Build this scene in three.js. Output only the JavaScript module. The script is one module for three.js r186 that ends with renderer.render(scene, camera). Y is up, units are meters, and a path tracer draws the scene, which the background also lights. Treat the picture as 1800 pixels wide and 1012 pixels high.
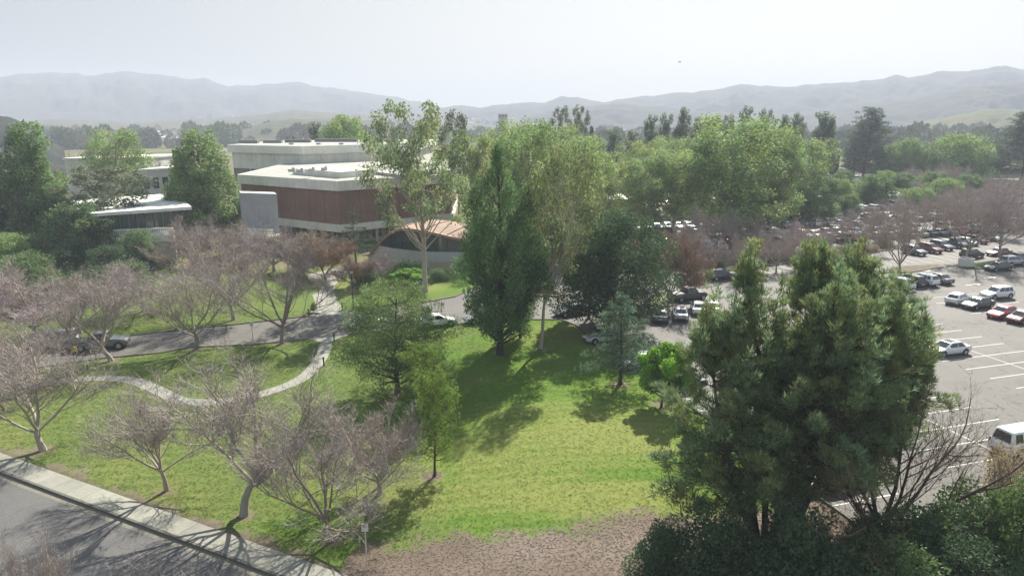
import * as THREE from 'three';
import { mergeGeometries } from 'three/addons/utils/BufferGeometryUtils.js';
import { MarchingCubes } from 'three/addons/objects/MarchingCubes.js';

// ---------------------------------------------------------------- camera, sky, sun, exposure
const CAM_H = 24, FOCAL = 1250, HORIZON = 208, CX = 900, CY = 506;
const PITCH = Math.atan((CY - HORIZON) / FOCAL);
const scene = new THREE.Scene();
const camera = new THREE.PerspectiveCamera(2 * Math.atan(CY / FOCAL) * 180 / Math.PI, 1800 / 1012, 0.5, 30000);
camera.position.set(0, CAM_H, 0);
camera.rotation.x = -PITCH;
scene.add(camera);

const renderer = new THREE.WebGLRenderer({ antialias: true });
renderer.setSize(1024, 575);
renderer.toneMapping = THREE.LinearToneMapping;
renderer.toneMappingExposure = 2.42;
renderer.shadowMap.enabled = true;

const SUN_EL = 40 * Math.PI / 180, SUN_AZ = 22 * Math.PI / 180;           // azimuth to the right of the view direction
const sunDir = new THREE.Vector3(Math.cos(SUN_EL) * Math.sin(SUN_AZ), Math.sin(SUN_EL), -Math.cos(SUN_EL) * Math.cos(SUN_AZ));
const sun = new THREE.DirectionalLight(new THREE.Color(1, 0.95, 0.85), 5.0);
sun.name = 'sun';
sun.position.copy(sunDir).multiplyScalar(400).add(new THREE.Vector3(20, 0, -100));
sun.target.position.set(20, 0, -100);
sun.castShadow = true;
sun.shadow.mapSize.set(4096, 4096);
sun.shadow.radius = 1.2;
Object.assign(sun.shadow.camera, { left: -200, right: 200, top: 200, bottom: -200, near: 10, far: 900 });
scene.add(sun, sun.target);

function makeSky() {
  const w = 512, h = 256, data = new Float32Array(w * h * 4);
  for (let j = 0; j < h; j++) {
    const el = ((j + 0.5) / h - 0.5) * Math.PI;
    for (let i = 0; i < w; i++) {
      const az = ((i + 0.5) / w) * 2 * Math.PI;                             
      const d = new THREE.Vector3(Math.cos(el) * Math.cos(az - Math.PI), Math.sin(el), Math.cos(el) * Math.sin(az - Math.PI));
      const c = Math.max(-1, Math.min(1, d.dot(sunDir)));
      const e = Math.max(0, Math.sin(el));
      const k = Math.exp(-e * 4.2);                                         // haze towards the horizon
      const glow = Math.pow(Math.max(0, (c + 0.15) / 1.15), 3);
      const o = (j * w + i) * 4;
      data[o] = 0.19 * (1 - k) + k * (0.085 + 0.87 * glow);
      data[o + 1] = 0.235 * (1 - k) + k * (0.09 + 0.81 * glow);
      data[o + 2] = 0.30 * (1 - k) + k * (0.10 + 0.65 * glow);
      data[o + 3] = 1;
    }
  }
  const t = new THREE.DataTexture(data, w, h, THREE.RGBAFormat, THREE.FloatType);
  t.mapping = THREE.EquirectangularReflectionMapping;
  t.magFilter = t.minFilter = THREE.LinearFilter;
  t.needsUpdate = true;
  return t;
}
const sky = makeSky();
scene.background = sky;
scene.environment = sky;
scene.fog = new THREE.FogExp2(0xd8e0ef, 0.00042);

// ---------------------------------------------------------------- helpers
function rng(seed) { let a = seed >>> 0; return () => { a = (a + 0x6D2B79F5) | 0; let t = Math.imul(a ^ (a >>> 15), 1 | a); t = (t + Math.imul(t ^ (t >>> 7), 61 | t)) ^ t; return ((t ^ (t >>> 14)) >>> 0) / 4294967296; }; }
const V3 = (x, y, z) => new THREE.Vector3(x, y, z);
const lerp = (a, b, t) => a + (b - a) * t;
const clamp = (v, a = 0, b = 1) => Math.max(a, Math.min(b, v));
const sstep = (a, b, x) => { const t = clamp((x - a) / (b - a)); return t * t * (3 - 2 * t); };
function hash2(x, y) { let h = Math.imul(x | 0, 374761393) + Math.imul(y | 0, 668265263); h = Math.imul(h ^ (h >>> 13), 1274126177); return ((h ^ (h >>> 16)) >>> 0) / 4294967296; }
function noise2(x, y) {
  const xi = Math.floor(x), yi = Math.floor(y), fx = x - xi, fy = y - yi;
  const u = fx * fx * (3 - 2 * fx), v = fy * fy * (3 - 2 * fy);
  return lerp(lerp(hash2(xi, yi), hash2(xi + 1, yi), u), lerp(hash2(xi, yi + 1), hash2(xi + 1, yi + 1), u), v);
}
function fbm(x, y, n = 4) { let s = 0, a = 0.5, t = 0; for (let i = 0; i < n; i++) { s += a * noise2(x, y); t += a; x = x * 2.03 + 17.1; y = y * 2.03 - 9.7; a *= 0.5; } return s / t; }

function ray(px, py) {
  const x = px - CX, y = -(py - CY), z = -FOCAL, c = Math.cos(-PITCH), s = Math.sin(-PITCH);
  return V3(x, y * c - z * s, y * s + z * c);
}
function G(px, py, Y = 0) { const d = ray(px, py); return V3(0, CAM_H, 0).addScaledVector(d, (Y - CAM_H) / d.y); }   // where a photo pixel meets the level Y
function atZ(px, py, z) { const d = ray(px, py); return V3(0, CAM_H, 0).addScaledVector(d, z / d.z); }               // ... and the depth z

// gentle relief of the lawns (zero under everything paved)
const bumps = [];
function addBump(px, py, rx, rz, h, turn = 0) { const p = G(px, py); bumps.push([p.x, p.z, rx, rz, h, Math.cos(turn), Math.sin(turn)]); }
addBump(368, 508, 17, 11, 1.7, 0.12);
addBump(980, 770, 13, 20, 0.55);
function HB(x, z) {
  let y = 0;
  for (const [cx, cz, rx, rz, h, c, s] of bumps) { const dx = x - cx, dz = z - cz, u = (dx * c + dz * s) / rx, v = (-dx * s + dz * c) / rz, r = u * u + v * v; if (r < 1) y += h * (1 - r) * (1 - r); }
  return y;
}
// the street at the bottom: a straight line along the back of its pavement
const SW0 = G(0, 796), SW1 = G(500, 973);
const SWD = SW1.clone().sub(SW0).setY(0).normalize(), SWN = V3(-SWD.z, 0, SWD.x);      // SWN points at the street
if (SWN.z < 0) SWN.negate();
const swS = (x, z) => (x - SW0.x) * SWN.x + (z - SW0.z) * SWN.z;
const swT = (x, z) => (x - SW0.x) * SWD.x + (z - SW0.z) * SWD.z;
const SW_W = 1.55;
function H(x, z) { const s = swS(x, z); if (s > 0.2 && x < 12) return -0.4 * sstep(0.2, 0.5, s); return HB(x, z); }
function place(px, py) { let p = G(px, py); for (let i = 0; i < 6; i++) p = G(px, py, HB(p.x, p.z)); return p; }
const camDepth = p => -(p.z) * Math.cos(PITCH) + (CAM_H - p.y) * Math.sin(PITCH);

const used = {};
function numbered(n) { if (!(n in used)) { used[n] = 0; return n; } used[n]++; return n + '_' + String(used[n]).padStart(3, '0'); }
function shade(o) { o.traverse(m => { if (m.isMesh) { m.castShadow = true; m.receiveShadow = true; } }); return o; }
function thing(name, label, category, pos, turn = 0, group) {
  const o = new THREE.Group(); o.name = numbered(name); o.position.copy(pos); o.rotation.y = turn;
  o.userData = { label, category }; if (group) o.userData.group = group; scene.add(o); return o;
}
function mesh(name, geo, mat, parent = scene) {
  const m = new THREE.Mesh(geo, mat); m.name = parent === scene ? numbered(name) : name; m.castShadow = m.receiveShadow = true; parent.add(m); return m;
}
function struct(name, geo, mat, label) { const m = mesh(name, geo, mat); m.userData = { kind: 'structure', label }; return m; }

// a growing pile of triangles
class Pile {
  constructor() { this.p = []; this.c = []; this.i = []; this.n = []; }
  tri(a, b, c, col) {
    const k = this.p.length / 3; this.p.push(a.x, a.y, a.z, b.x, b.y, b.z, c.x, c.y, c.z);
    const ux = b.x - a.x, uy = b.y - a.y, uz = b.z - a.z, vx = c.x - a.x, vy = c.y - a.y, vz = c.z - a.z;
    let nx = uy * vz - uz * vy, ny = uz * vx - ux * vz, nz = ux * vy - uy * vx; const l = Math.hypot(nx, ny, nz) || 1; nx /= l; ny /= l; nz /= l;
    for (let q = 0; q < 3; q++) { this.n.push(nx, ny, nz); this.c.push(col[0], col[1], col[2]); }
    this.i.push(k, k + 1, k + 2);
  }
  quad(a, b, c, d, col) { this.tri(a, b, c, col); this.tri(a, c, d, col); }
  tube(pts, rad, sides, col) {                                              // smooth tapered tube
    const k0 = this.p.length / 3, N = pts.length; const t = V3(), s = V3(), u = V3(); let ref = V3(0.31, 0.12, 0.94);
    for (let i = 0; i < N; i++) {
      t.subVectors(pts[Math.min(N - 1, i + 1)], pts[Math.max(0, i - 1)]).normalize();
      s.crossVectors(t, ref); if (s.lengthSq() < 1e-4) s.crossVectors(t, V3(1, 0, 0)); s.normalize(); u.crossVectors(s, t);
      for (let j = 0; j < sides; j++) {
        const a = j / sides * Math.PI * 2, c = Math.cos(a), d = Math.sin(a), nx = s.x * c + u.x * d, ny = s.y * c + u.y * d, nz = s.z * c + u.z * d;
        this.p.push(pts[i].x + nx * rad[i], pts[i].y + ny * rad[i], pts[i].z + nz * rad[i]); this.n.push(nx, ny, nz); this.c.push(col[0], col[1], col[2]);
      }
    }
    for (let i = 0; i < N - 1; i++) for (let j = 0; j < sides; j++) {
      const a = k0 + i * sides + j, b = k0 + i * sides + (j + 1) % sides, c = a + sides, d = b + sides; this.i.push(a, c, b, b, c, d);
    }
  }
  geo() {
    const g = new THREE.BufferGeometry();
    g.setAttribute('position', new THREE.Float32BufferAttribute(this.p, 3)); g.setAttribute('normal', new THREE.Float32BufferAttribute(this.n, 3));
    g.setAttribute('color', new THREE.Float32BufferAttribute(this.c, 3)); g.setIndex(this.i); this.p = this.c = this.i = this.n = null; return g;
  }
}
function flatGeo(tris) {                                                    // tris: flat list of Vector3, faceted; uv in metres from the dominant plane
  const P = [], N = [], U = [];
  for (let i = 0; i < tris.length; i += 3) {
    const [a, b, c] = [tris[i], tris[i + 1], tris[i + 2]], n = b.clone().sub(a).cross(c.clone().sub(a)).normalize();
    const h = V3(-n.z, 0, n.x); if (h.lengthSq() < 0.02) h.set(1, 0, 0); h.normalize();
    const v = V3().crossVectors(n, h);
    for (const q of [a, b, c]) { P.push(q.x, q.y, q.z); N.push(n.x, n.y, n.z); U.push(q.dot(h), q.dot(v)); }
  }
  const g = new THREE.BufferGeometry(); g.setAttribute('position', new THREE.Float32BufferAttribute(P, 3)); g.setAttribute('normal', new THREE.Float32BufferAttribute(N, 3)); g.setAttribute('uv', new THREE.Float32BufferAttribute(U, 2)); return g;
}
function prism(poly, y0, y1, y1b) {                                         // poly: [[x,z],...]; upright prism with caps
  const pts = poly.map(p => new THREE.Vector2(p[0], p[1])); if (THREE.ShapeUtils.area(pts) < 0) pts.reverse();
  const T = [], n = pts.length;
  for (let i = 0; i < n; i++) { const a = pts[i], b = pts[(i + 1) % n]; const A = V3(a.x, y0, a.y), B = V3(b.x, y0, b.y), C = V3(b.x, y1, b.y), D = V3(a.x, y1, a.y); T.push(A, C, B, A, D, C); }
  for (const [i, j, k] of THREE.ShapeUtils.triangulateShape(pts, [])) { T.push(V3(pts[i].x, y1, pts[i].y), V3(pts[k].x, y1, pts[k].y), V3(pts[j].x, y1, pts[j].y)); T.push(V3(pts[i].x, y0, pts[i].y), V3(pts[j].x, y0, pts[j].y), V3(pts[k].x, y0, pts[k].y)); }
  return flatGeo(T);
}
function sheet(poly, y) {                                                    // flat polygon facing up, uv in metres
  const pts = poly.map(p => new THREE.Vector2(p[0], p[1])); const T = [];
  if (THREE.ShapeUtils.area(pts) < 0) pts.reverse();
  for (const [i, j, k] of THREE.ShapeUtils.triangulateShape(pts, [])) T.push(V3(pts[i].x, y, pts[i].y), V3(pts[k].x, y, pts[k].y), V3(pts[j].x, y, pts[j].y));
  return flatGeo(T);
}
function box(w, h, d, x = 0, y = 0, z = 0) { const g = new THREE.BoxGeometry(w, h, d); g.translate(x, y, z); return g; }
const xz = p => [p.x, p.z];
const inPoly = (x, z, poly) => { let r = false; for (let i = 0, j = poly.length - 1; i < poly.length; j = i++) { const [xi, zi] = poly[i], [xj, zj] = poly[j]; if ((zi > z) !== (zj > z) && x < (xj - xi) * (z - zi) / (zj - zi) + xi) r = !r; } return r; };
function offsetPoly(poly, d) {                                               // grow (d>0) a convex-ish polygon
  const pts = poly.map(p => new THREE.Vector2(p[0], p[1])), s = Math.sign(THREE.ShapeUtils.area(pts)), n = pts.length;
  return pts.map((p, i) => { const a = pts[(i + n - 1) % n], b = pts[(i + 1) % n]; const e1 = p.clone().sub(a).normalize(), e2 = b.clone().sub(p).normalize(); const n1 = new THREE.Vector2(e1.y, -e1.x), n2 = new THREE.Vector2(e2.y, -e2.x); const m = n1.add(n2); m.multiplyScalar(2 / m.lengthSq()); return [p.x + m.x * d * s, p.y + m.y * d * s]; });
}

// ---------------------------------------------------------------- textures and materials
function colourTex(size, fn, repeatMetres, rgbAlso) {
  const data = new Uint8Array(size * size * 4);
  for (let j = 0; j < size; j++) for (let i = 0; i < size; i++) { const c = fn(i / size, j / size), o = (j * size + i) * 4; data[o] = clamp(c[0]) * 255; data[o + 1] = clamp(c[1]) * 255; data[o + 2] = clamp(c[2]) * 255; data[o + 3] = 255; }
  const t = new THREE.DataTexture(data, size, size); t.wrapS = t.wrapT = THREE.RepeatWrapping; t.magFilter = THREE.LinearFilter; t.minFilter = THREE.LinearMipmapLinearFilter; t.generateMipmaps = true;
  if (!rgbAlso) t.colorSpace = THREE.SRGBColorSpace; if (repeatMetres) t.repeat.set(1 / repeatMetres, 1 / repeatMetres); t.needsUpdate = true; return t;
}
// noise that tiles over [0,1) with f cells
function tnoise(u, v, f) { const x = u * f, y = v * f, xi = Math.floor(x), yi = Math.floor(y), fx = x - xi, fy = y - yi, a = fx * fx * (3 - 2 * fx), b = fy * fy * (3 - 2 * fy), m = n => ((n % f) + f) % f; return lerp(lerp(hash2(m(xi) + f * 7, m(yi)), hash2(m(xi + 1) + f * 7, m(yi)), a), lerp(hash2(m(xi) + f * 7, m(yi + 1)), hash2(m(xi + 1) + f * 7, m(yi + 1)), a), b); }
const S = v => v <= 0.0031308 ? 12.92 * v : 1.055 * Math.pow(v, 1 / 2.4) - 0.055;   // linear -> sRGB
const lin = (r, g, b) => new THREE.Color().setRGB(r, g, b);
const std = (c, rough = 0.9, extra = {}) => new THREE.MeshStandardMaterial({ color: c, roughness: rough, ...extra });
const matt = (c, extra = {}) => new THREE.MeshPhysicalMaterial({ color: c, roughness: 1, specularIntensity: 0.12, ...extra });

const asphaltTex = colourTex(1024, (u, v) => {
  const big = 0.5 * tnoise(u, v, 3) + 0.3 * tnoise(u, v, 9) + 0.2 * tnoise(u, v, 27), fine = tnoise(u, v, 340), gr = tnoise(u, v, 510);
  const crack = Math.min(Math.abs(tnoise(u, v, 5) + 0.35 * tnoise(u, v, 21) - 0.66), Math.abs(tnoise(u + 0.37, v + 0.11, 4) + 0.3 * tnoise(u, v, 25) - 0.62));
  const l = 0.1 * (0.82 + 0.36 * big) * (0.86 + 0.28 * fine) * (0.93 + 0.14 * gr) * (crack < 0.0045 ? 0.5 : 1) * (1 - 0.3 * sstep(0.78, 0.92, tnoise(u + 0.2, v + 0.6, 46))) * (1 - 0.12 * sstep(0.5, 0.62, tnoise(u + 0.7, v, 7)));
  return [S(l * 1.07), S(l * 0.99), S(l * 0.87)];
}, 24);
const oldAsphaltTex = colourTex(1024, (u, v) => {
  const big = 0.55 * tnoise(u, v, 4) + 0.3 * tnoise(u, v, 11) + 0.15 * tnoise(u, v, 31), fine = tnoise(u, v, 330);
  const seal = Math.abs(tnoise(u, v, 6) + 0.3 * tnoise(u, v, 19) - 0.6) < 0.004;
  const l = 0.094 * (0.75 + 0.5 * big) * (0.84 + 0.32 * fine) * (seal ? 0.55 : 1);
  return [S(l * 1.03), S(l), S(l * 0.96)];
}, 20);
const concreteTex = colourTex(512, (u, v) => {
  const big = 0.5 * tnoise(u, v, 4) + 0.3 * tnoise(u, v, 13) + 0.2 * tnoise(u, v, 41), fine = tnoise(u, v, 200);
  const spot = tnoise(u, v, 60) > 0.93 ? 0.8 : 1, l = 0.25 * (0.8 + 0.4 * big) * (0.9 + 0.2 * fine) * spot; return [S(l * 1.02), S(l), S(l * 0.85)];
}, 9);
const noiseBump = colourTex(256, (u, v) => { const n = 0.6 * tnoise(u, v, 128) + 0.4 * tnoise(u, v, 40); return [n, n, n]; }, 3, true);
const M = {
  asphalt: std(0xffffff, 0.82, { map: asphaltTex, bumpMap: noiseBump, bumpScale: 0.006 }),
  street: std(0xffffff, 0.85, { map: oldAsphaltTex, bumpMap: noiseBump, bumpScale: 0.006 }),
  concrete: std(0xffffff, 0.9, { map: concreteTex }),
  kerb: std(lin(0.4, 0.39, 0.36), 0.9, { map: concreteTex }),
  paint: std(lin(0.46, 0.45, 0.41), 0.7),
  whiteWall: std(lin(0.74, 0.73, 0.66), 0.85),
  greyWall: std(lin(0.5, 0.5, 0.49), 0.85),
  whiteRoof: std(lin(0.7, 0.7, 0.66), 0.8),
  glass: new THREE.MeshPhysicalMaterial({ color: lin(0.03, 0.05, 0.05), roughness: 0.06, metalness: 0, clearcoat: 1, clearcoatRoughness: 0.03 }),
  darkMetal: std(lin(0.03, 0.03, 0.032), 0.5, { metalness: 0.4 }),
  black: std(lin(0.012, 0.012, 0.013), 0.6),
};
// ---------------------------------------------------------------- paved outlines (photo pixels -> ground)
const pxPoly = a => a.map(([x, y]) => xz(G(x, y)));
const KD = V3(0.2924, 0, 0.9563), UD = V3(0.9563, 0, -0.2924);               // along the lawn kerb (towards the street), and across the car park
const K0 = G(1035, 588);
const lot = (u, k) => V3(K0.x + UD.x * u + KD.x * k, 0, K0.z + UD.z * u + KD.z * k);   // car-park coordinates: u across from the kerb, k along it
const roadFar = [[-260, 648], [-60, 630], [0, 621], [120, 604], [215, 592], [300, 582], [420, 570], [542, 556], [637, 548], [700, 539], [762, 529], [800, 522], [830, 508], [862, 492], [905, 474], [960, 452], [1010, 428], [1050, 404], [1105, 376]];
const lawnEdge = [[1035, 588], [1012, 572], [985, 562], [930, 562], [831, 569], [759, 573], [690, 579], [612, 588], [542, 596], [444, 606], [333, 611], [278, 621], [180, 630], [100, 642], [0, 655], [-60, 662], [-260, 690]];
const lotOutline = [...pxPoly(roadFar), xz(lot(40, -150)), xz(lot(52, -225)), xz(lot(260, -225)), xz(lot(260, 52)), xz(lot(0.2, 43)), ...pxPoly(lawnEdge)];
const pathMid = [[-120, 706], [0, 690], [60, 677], [120, 668], [180, 665], [230, 668], [275, 685], [320, 704], [370, 707], [430, 699], [490, 683], [530, 665], [553, 644], [567, 622], [573, 603]];
const plazaPath = pxPoly([[545, 551], [575, 547], [604, 545], [592, 528], [586, 512], [590, 500], [600, 488], [640, 478], [600, 470], [540, 482], [545, 505], [552, 528], [558, 542]]);
const plazaApron = pxPoly([[541, 556.5], [560, 549], [600, 546], [640, 547.6], [610, 551.5]]);
const rampPoly = pxPoly([[544, 595.8], [565, 601.5], [581, 601.5], [611, 588.4], [580, 591.5]]);
function ribbon(pix, width) {
  const c = new THREE.CatmullRomCurve3(pix.map(([x, y]) => G(x, y))), N = 70, L = [], R = [];
  for (let i = 0; i <= N; i++) { const p = c.getPoint(i / N), t = c.getTangent(i / N), n = V3(-t.z, 0, t.x).normalize(); L.push([p.x + n.x * width / 2, p.z + n.z * width / 2]); R.push([p.x - n.x * width / 2, p.z - n.z * width / 2]); }
  return [L, R];
}
const [pathL, pathR] = ribbon(pathMid, 1.35);
const pathPoly = [...pathL, ...pathR.slice().reverse()];
const mulch = pxPoly([[596, 1008], [612, 975], [640, 958], [690, 962], [760, 953], [850, 947], [930, 938], [1010, 931], [1090, 924], [1180, 906], [1260, 892], [1330, 900], [1440, 875], [1489, 909], [1580, 960], [1580, 1300], [560, 1300]]);

// ---------------------------------------------------------------- lawn with its own colours
const LX0 = -62, LX1 = 26, LZ0 = -114, LZ1 = -26;
const trunkRings = [[75, 790], [292, 862], [428, 906], [583, 950], [700, 690], [883, 620], [952, 612], [1089, 674], [1160, 712], [1070, 580], [195, 633], [345, 612], [495, 603], [410, 562], [760, 835], [745, 512]].map(([x, y]) => place(x, y));
const dryC = [[1000, 745, 9, 4], [900, 800, 12, 3.5], [1090, 775, 6, 3], [1000, 590, 9, 5], [880, 872, 12, 2.5], [1100, 890, 7, 2.5], [470, 500, 9, 3], [360, 465, 10, 4], [690, 505, 8, 2.5], [640, 497, 9, 3]].map(([x, y, rx, rz]) => [...xz(G(x, y)), rx, rz]);
function lawnColour(x, z) {
  const n1 = fbm(x * 0.09, z * 0.09, 3), n2 = fbm(x * 0.7 + 50, z * 0.7, 3), n3 = noise2(x * 7.1, z * 7.1), n4 = noise2(x * 17, z * 17);
  let r = 0.093, g = 0.160, b = 0.027;
  const dull = sstep(0.4, 0.6, fbm(x * 0.16 + 31, z * 0.16 + 7, 4) - clamp((x + 12) / 40, -0.35, 0.35)) * 0.75; r = lerp(r, 0.112, dull); g = lerp(g, 0.142, dull); b = lerp(b, 0.045, dull);
  let dry = sstep(0.50, 0.74, n1) * 0.35 + sstep(0.55, 0.8, n2) * 0.22;
  for (const [cx, cz, rx, rz] of dryC) { const q = ((x - cx) / rx) ** 2 + ((z - cz) / rz) ** 2; if (q < 1.6) dry += 0.65 * (1 - sstep(0.2, 1.6, q + (n2 - 0.5) * 1.2)); }
  const mow = Math.sin((x * KD.z - z * KD.x) * 0 + (x * 0.12 + z) * 2 * Math.PI / 1.15); dry += mow * 0.2 * (0.4 + n1) * sstep(-64, -54, z);
  dry = clamp(dry);
  r = lerp(r, 0.25, dry * 0.52); g = lerp(g, 0.236, dry * 0.52); b = lerp(b, 0.075, dry * 0.62);
  let soil = 0;
  for (const p of trunkRings) { const d = Math.hypot(x - p.x, z - p.z); if (d < 1.8) soil = Math.max(soil, 0.85 * (1 - sstep(0.35, 1.15, d + (n2 - 0.5) * 1.1))); }
  const s = swS(x, z); if (s > -3 && s < 0.5) soil = Math.max(soil, (1 - sstep(0.0, 1.5, -s + (n2 - 0.42) * 3.4)) * 0.9);
  let m = 0; if (z > -52) { const zz = z + (fbm(x * 0.25, z * 0.25 + 3, 3) - 0.5) * 3.4; for (let q = -2; q <= 2; q++) if (inPoly(x, zz + q * 0.55, mulch)) m += 0.2; m = sstep(0.25, 0.75, m + (n3 - 0.5) * 0.55 + (n2 - 0.5) * 0.5); }
  soil = Math.max(soil, m);
  const wood = 0.78 + 0.3 * n4 + 0.14 * n3, grey = fbm(x * 0.25 + 9, z * 0.25, 2);
  const sr = (0.122 + 0.08 * grey) * wood, sg = (0.092 + 0.07 * grey) * wood, sb = (0.068 + 0.066 * grey) * wood;
  soil = clamp(soil);
  const v = 0.87 + 0.15 * n3 + 0.12 * n4;
  r = lerp(r * v, sr, soil); g = lerp(g * v, sg, soil); b = lerp(b * v, sb, soil);
  return [r, g, b, soil];
}
function gridGeo(x0, x1, z0, z1, step, skip, uvBox) {
  const nx = Math.round((x1 - x0) / step), nz = Math.round((z1 - z0) / step), P = [], U = [], I = [];
  for (let j = 0; j <= nz; j++) for (let i = 0; i <= nx; i++) {
    const x = lerp(x0, x1, i / nx), z = lerp(z0, z1, j / nz); P.push(x, H(x, z), z);
    if (uvBox) U.push((x - x0) / (x1 - x0), (z - z0) / (z1 - z0)); else U.push(x, z);
  }
  for (let j = 0; j < nz; j++) for (let i = 0; i < nx; i++) {
    const cx = lerp(x0, x1, (i + 0.5) / nx), cz = lerp(z0, z1, (j + 0.5) / nz); if (skip && skip(cx, cz)) continue;
    const a = j * (nx + 1) + i, b = a + 1, c = a + nx + 1, d = c + 1; I.push(a, c, b, b, c, d);
  }
  const g = new THREE.BufferGeometry(); g.setAttribute('position', new THREE.Float32BufferAttribute(P, 3)); g.setAttribute('uv', new THREE.Float32BufferAttribute(U, 2)); g.setIndex(I); g.computeVertexNormals(); return g;
}
{
  const lawnTex = colourTex(1800, (u, v) => { const c = lawnColour(lerp(LX0, LX1, u), lerp(LZ0, LZ1, v)); return [S(c[0]), S(c[1]), S(c[2])]; });
  lawnTex.wrapS = lawnTex.wrapT = THREE.ClampToEdgeWrapping;
  struct('lawn', gridGeo(LX0, LX1, LZ0, LZ1, 0.5, null, true), matt(0xffffff, { map: lawnTex }), 'mown green lawn with dry patches and bare soil');
  const dirtTex = colourTex(512, (u, v) => { const a = 0.5 * tnoise(u, v, 5) + 0.3 * tnoise(u, v, 17) + 0.2 * tnoise(u, v, 60), f = tnoise(u, v, 200), k = sstep(0.35, 0.65, a); return [S(lerp(0.085, 0.17, k) * (0.7 + 0.6 * f)), S(lerp(0.115, 0.145, k) * (0.7 + 0.6 * f)), S(lerp(0.032, 0.085, k) * (0.7 + 0.6 * f))]; }, 16);
  struct('ground', gridGeo(LX0 - 96, LX1 + 240, LZ0 - 250, LZ1 + 36, 2, (x, z) => x > LX0 && x < LX1 && z > LZ0 && z < LZ1, false), matt(0xffffff, { map: dirtTex }), 'earth and rough grass round the campus');
  // the valley floor, one sheet out to the hills
  const P = [], I = [], U = [], A = 96, R = [6, 200, 300, 420, 700, 1100, 1700, 2600, 3300, 3450, 3600];
  R.forEach((r, j) => { for (let i = 0; i <= A; i++) { const a = i / A * Math.PI * 2, x = Math.sin(a) * r, z = -Math.cos(a) * r, y = r < 250 ? -3 : r < 350 ? -1.6 : -1.2 - r * 0.001; P.push(x, y, z); U.push(x, z); if (j && i) { const q = j * (A + 1) + i; I.push(q - 1, q - A - 2, q, q, q - A - 2, q - A - 1); } } });
  const g = new THREE.BufferGeometry(); g.setAttribute('position', new THREE.Float32BufferAttribute(P, 3)); g.setAttribute('uv', new THREE.Float32BufferAttribute(U, 2)); g.setIndex(I); g.computeVertexNormals();
  const t = dirtTex.clone(); t.repeat.set(1 / 190, 1 / 190); t.needsUpdate = true;
  struct('valley_floor', g, matt(0xffffff, { map: t }), 'flat valley floor stretching to the hills');
}

// ---------------------------------------------------------------- roads, paths, kerbs
struct('car_park', sheet(lotOutline, 0.006), M.asphalt, 'worn pale asphalt of the campus road and car parks');
struct('footpath', sheet(pathPoly, 0.012), M.concrete, 'winding concrete footpath across the lawn');
struct('plaza', sheet(plazaPath, 0.014), M.concrete, 'broad concrete walk leading up to the entrance');
struct('plaza_ramp', sheet(plazaApron, 0.018), M.concrete, 'concrete drop kerb in front of the entrance walk');
struct('path_ramp', sheet(rampPoly, 0.016), M.concrete, 'concrete drop kerb where the footpath meets the road');
function kerbStrip(name, pts, w, h, label, mat = M.kerb) {                    // raised kerb along a polyline
  const T = [], N = pts.length, off = i => { const a = pts[Math.max(0, i - 1)], b = pts[Math.min(N - 1, i + 1)], d = V3(b[0] - a[0], 0, b[1] - a[1]).normalize(); return V3(-d.z, 0, d.x); };
  const sec = i => { const n = off(i), [x, z] = pts[i], q = 0.02; return [V3(x - n.x * w / 2, -0.02, z - n.z * w / 2), V3(x - n.x * w / 2, h - q, z - n.z * w / 2), V3(x - n.x * (w / 2 - q), h, z - n.z * (w / 2 - q)), V3(x + n.x * (w / 2 - q), h, z + n.z * (w / 2 - q)), V3(x + n.x * w / 2, h - q, z + n.z * w / 2), V3(x + n.x * w / 2, -0.02, z + n.z * w / 2)]; };
  for (let i = 0; i < N - 1; i++) { const a = sec(i), b = sec(i + 1); for (let k = 0; k < 5; k++) T.push(a[k], b[k + 1], a[k + 1], a[k], b[k], b[k + 1]); }
  return struct(name, flatGeo(T), mat, label);
}
kerbStrip('road_kerb', pxPoly([...roadFar.slice(0, 7), [541, 556.2]]), 0.16, 0.13, 'concrete kerb along the far side of the campus road');
kerbStrip('road_kerb', pxPoly([[640, 547.6], ...roadFar.slice(9, 15)]), 0.16, 0.13, 'concrete kerb round the lawn by the arched entrance');
kerbStrip('lawn_kerb', pxPoly([[543, 596.2], ...lawnEdge.slice(9)]), 0.16, 0.11, 'concrete kerb between road and sycamore lawn');
kerbStrip('lawn_kerb', pxPoly([...lawnEdge.slice(0, 8)].reverse()), 0.16, 0.11, 'concrete kerb round the corner of the main lawn');
{ const a = lot(0, 0), b = lot(0.2, 43); kerbStrip('car_park_kerb', [xz(a), xz(lot(0.1, 20)), xz(b), xz(lot(70, 47)), xz(lot(140, 50))], 0.17, 0.14, 'pale concrete kerb between the main lawn and the car park', std(lin(0.6, 0.59, 0.55), 0.9, { map: concreteTex })); }

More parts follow.
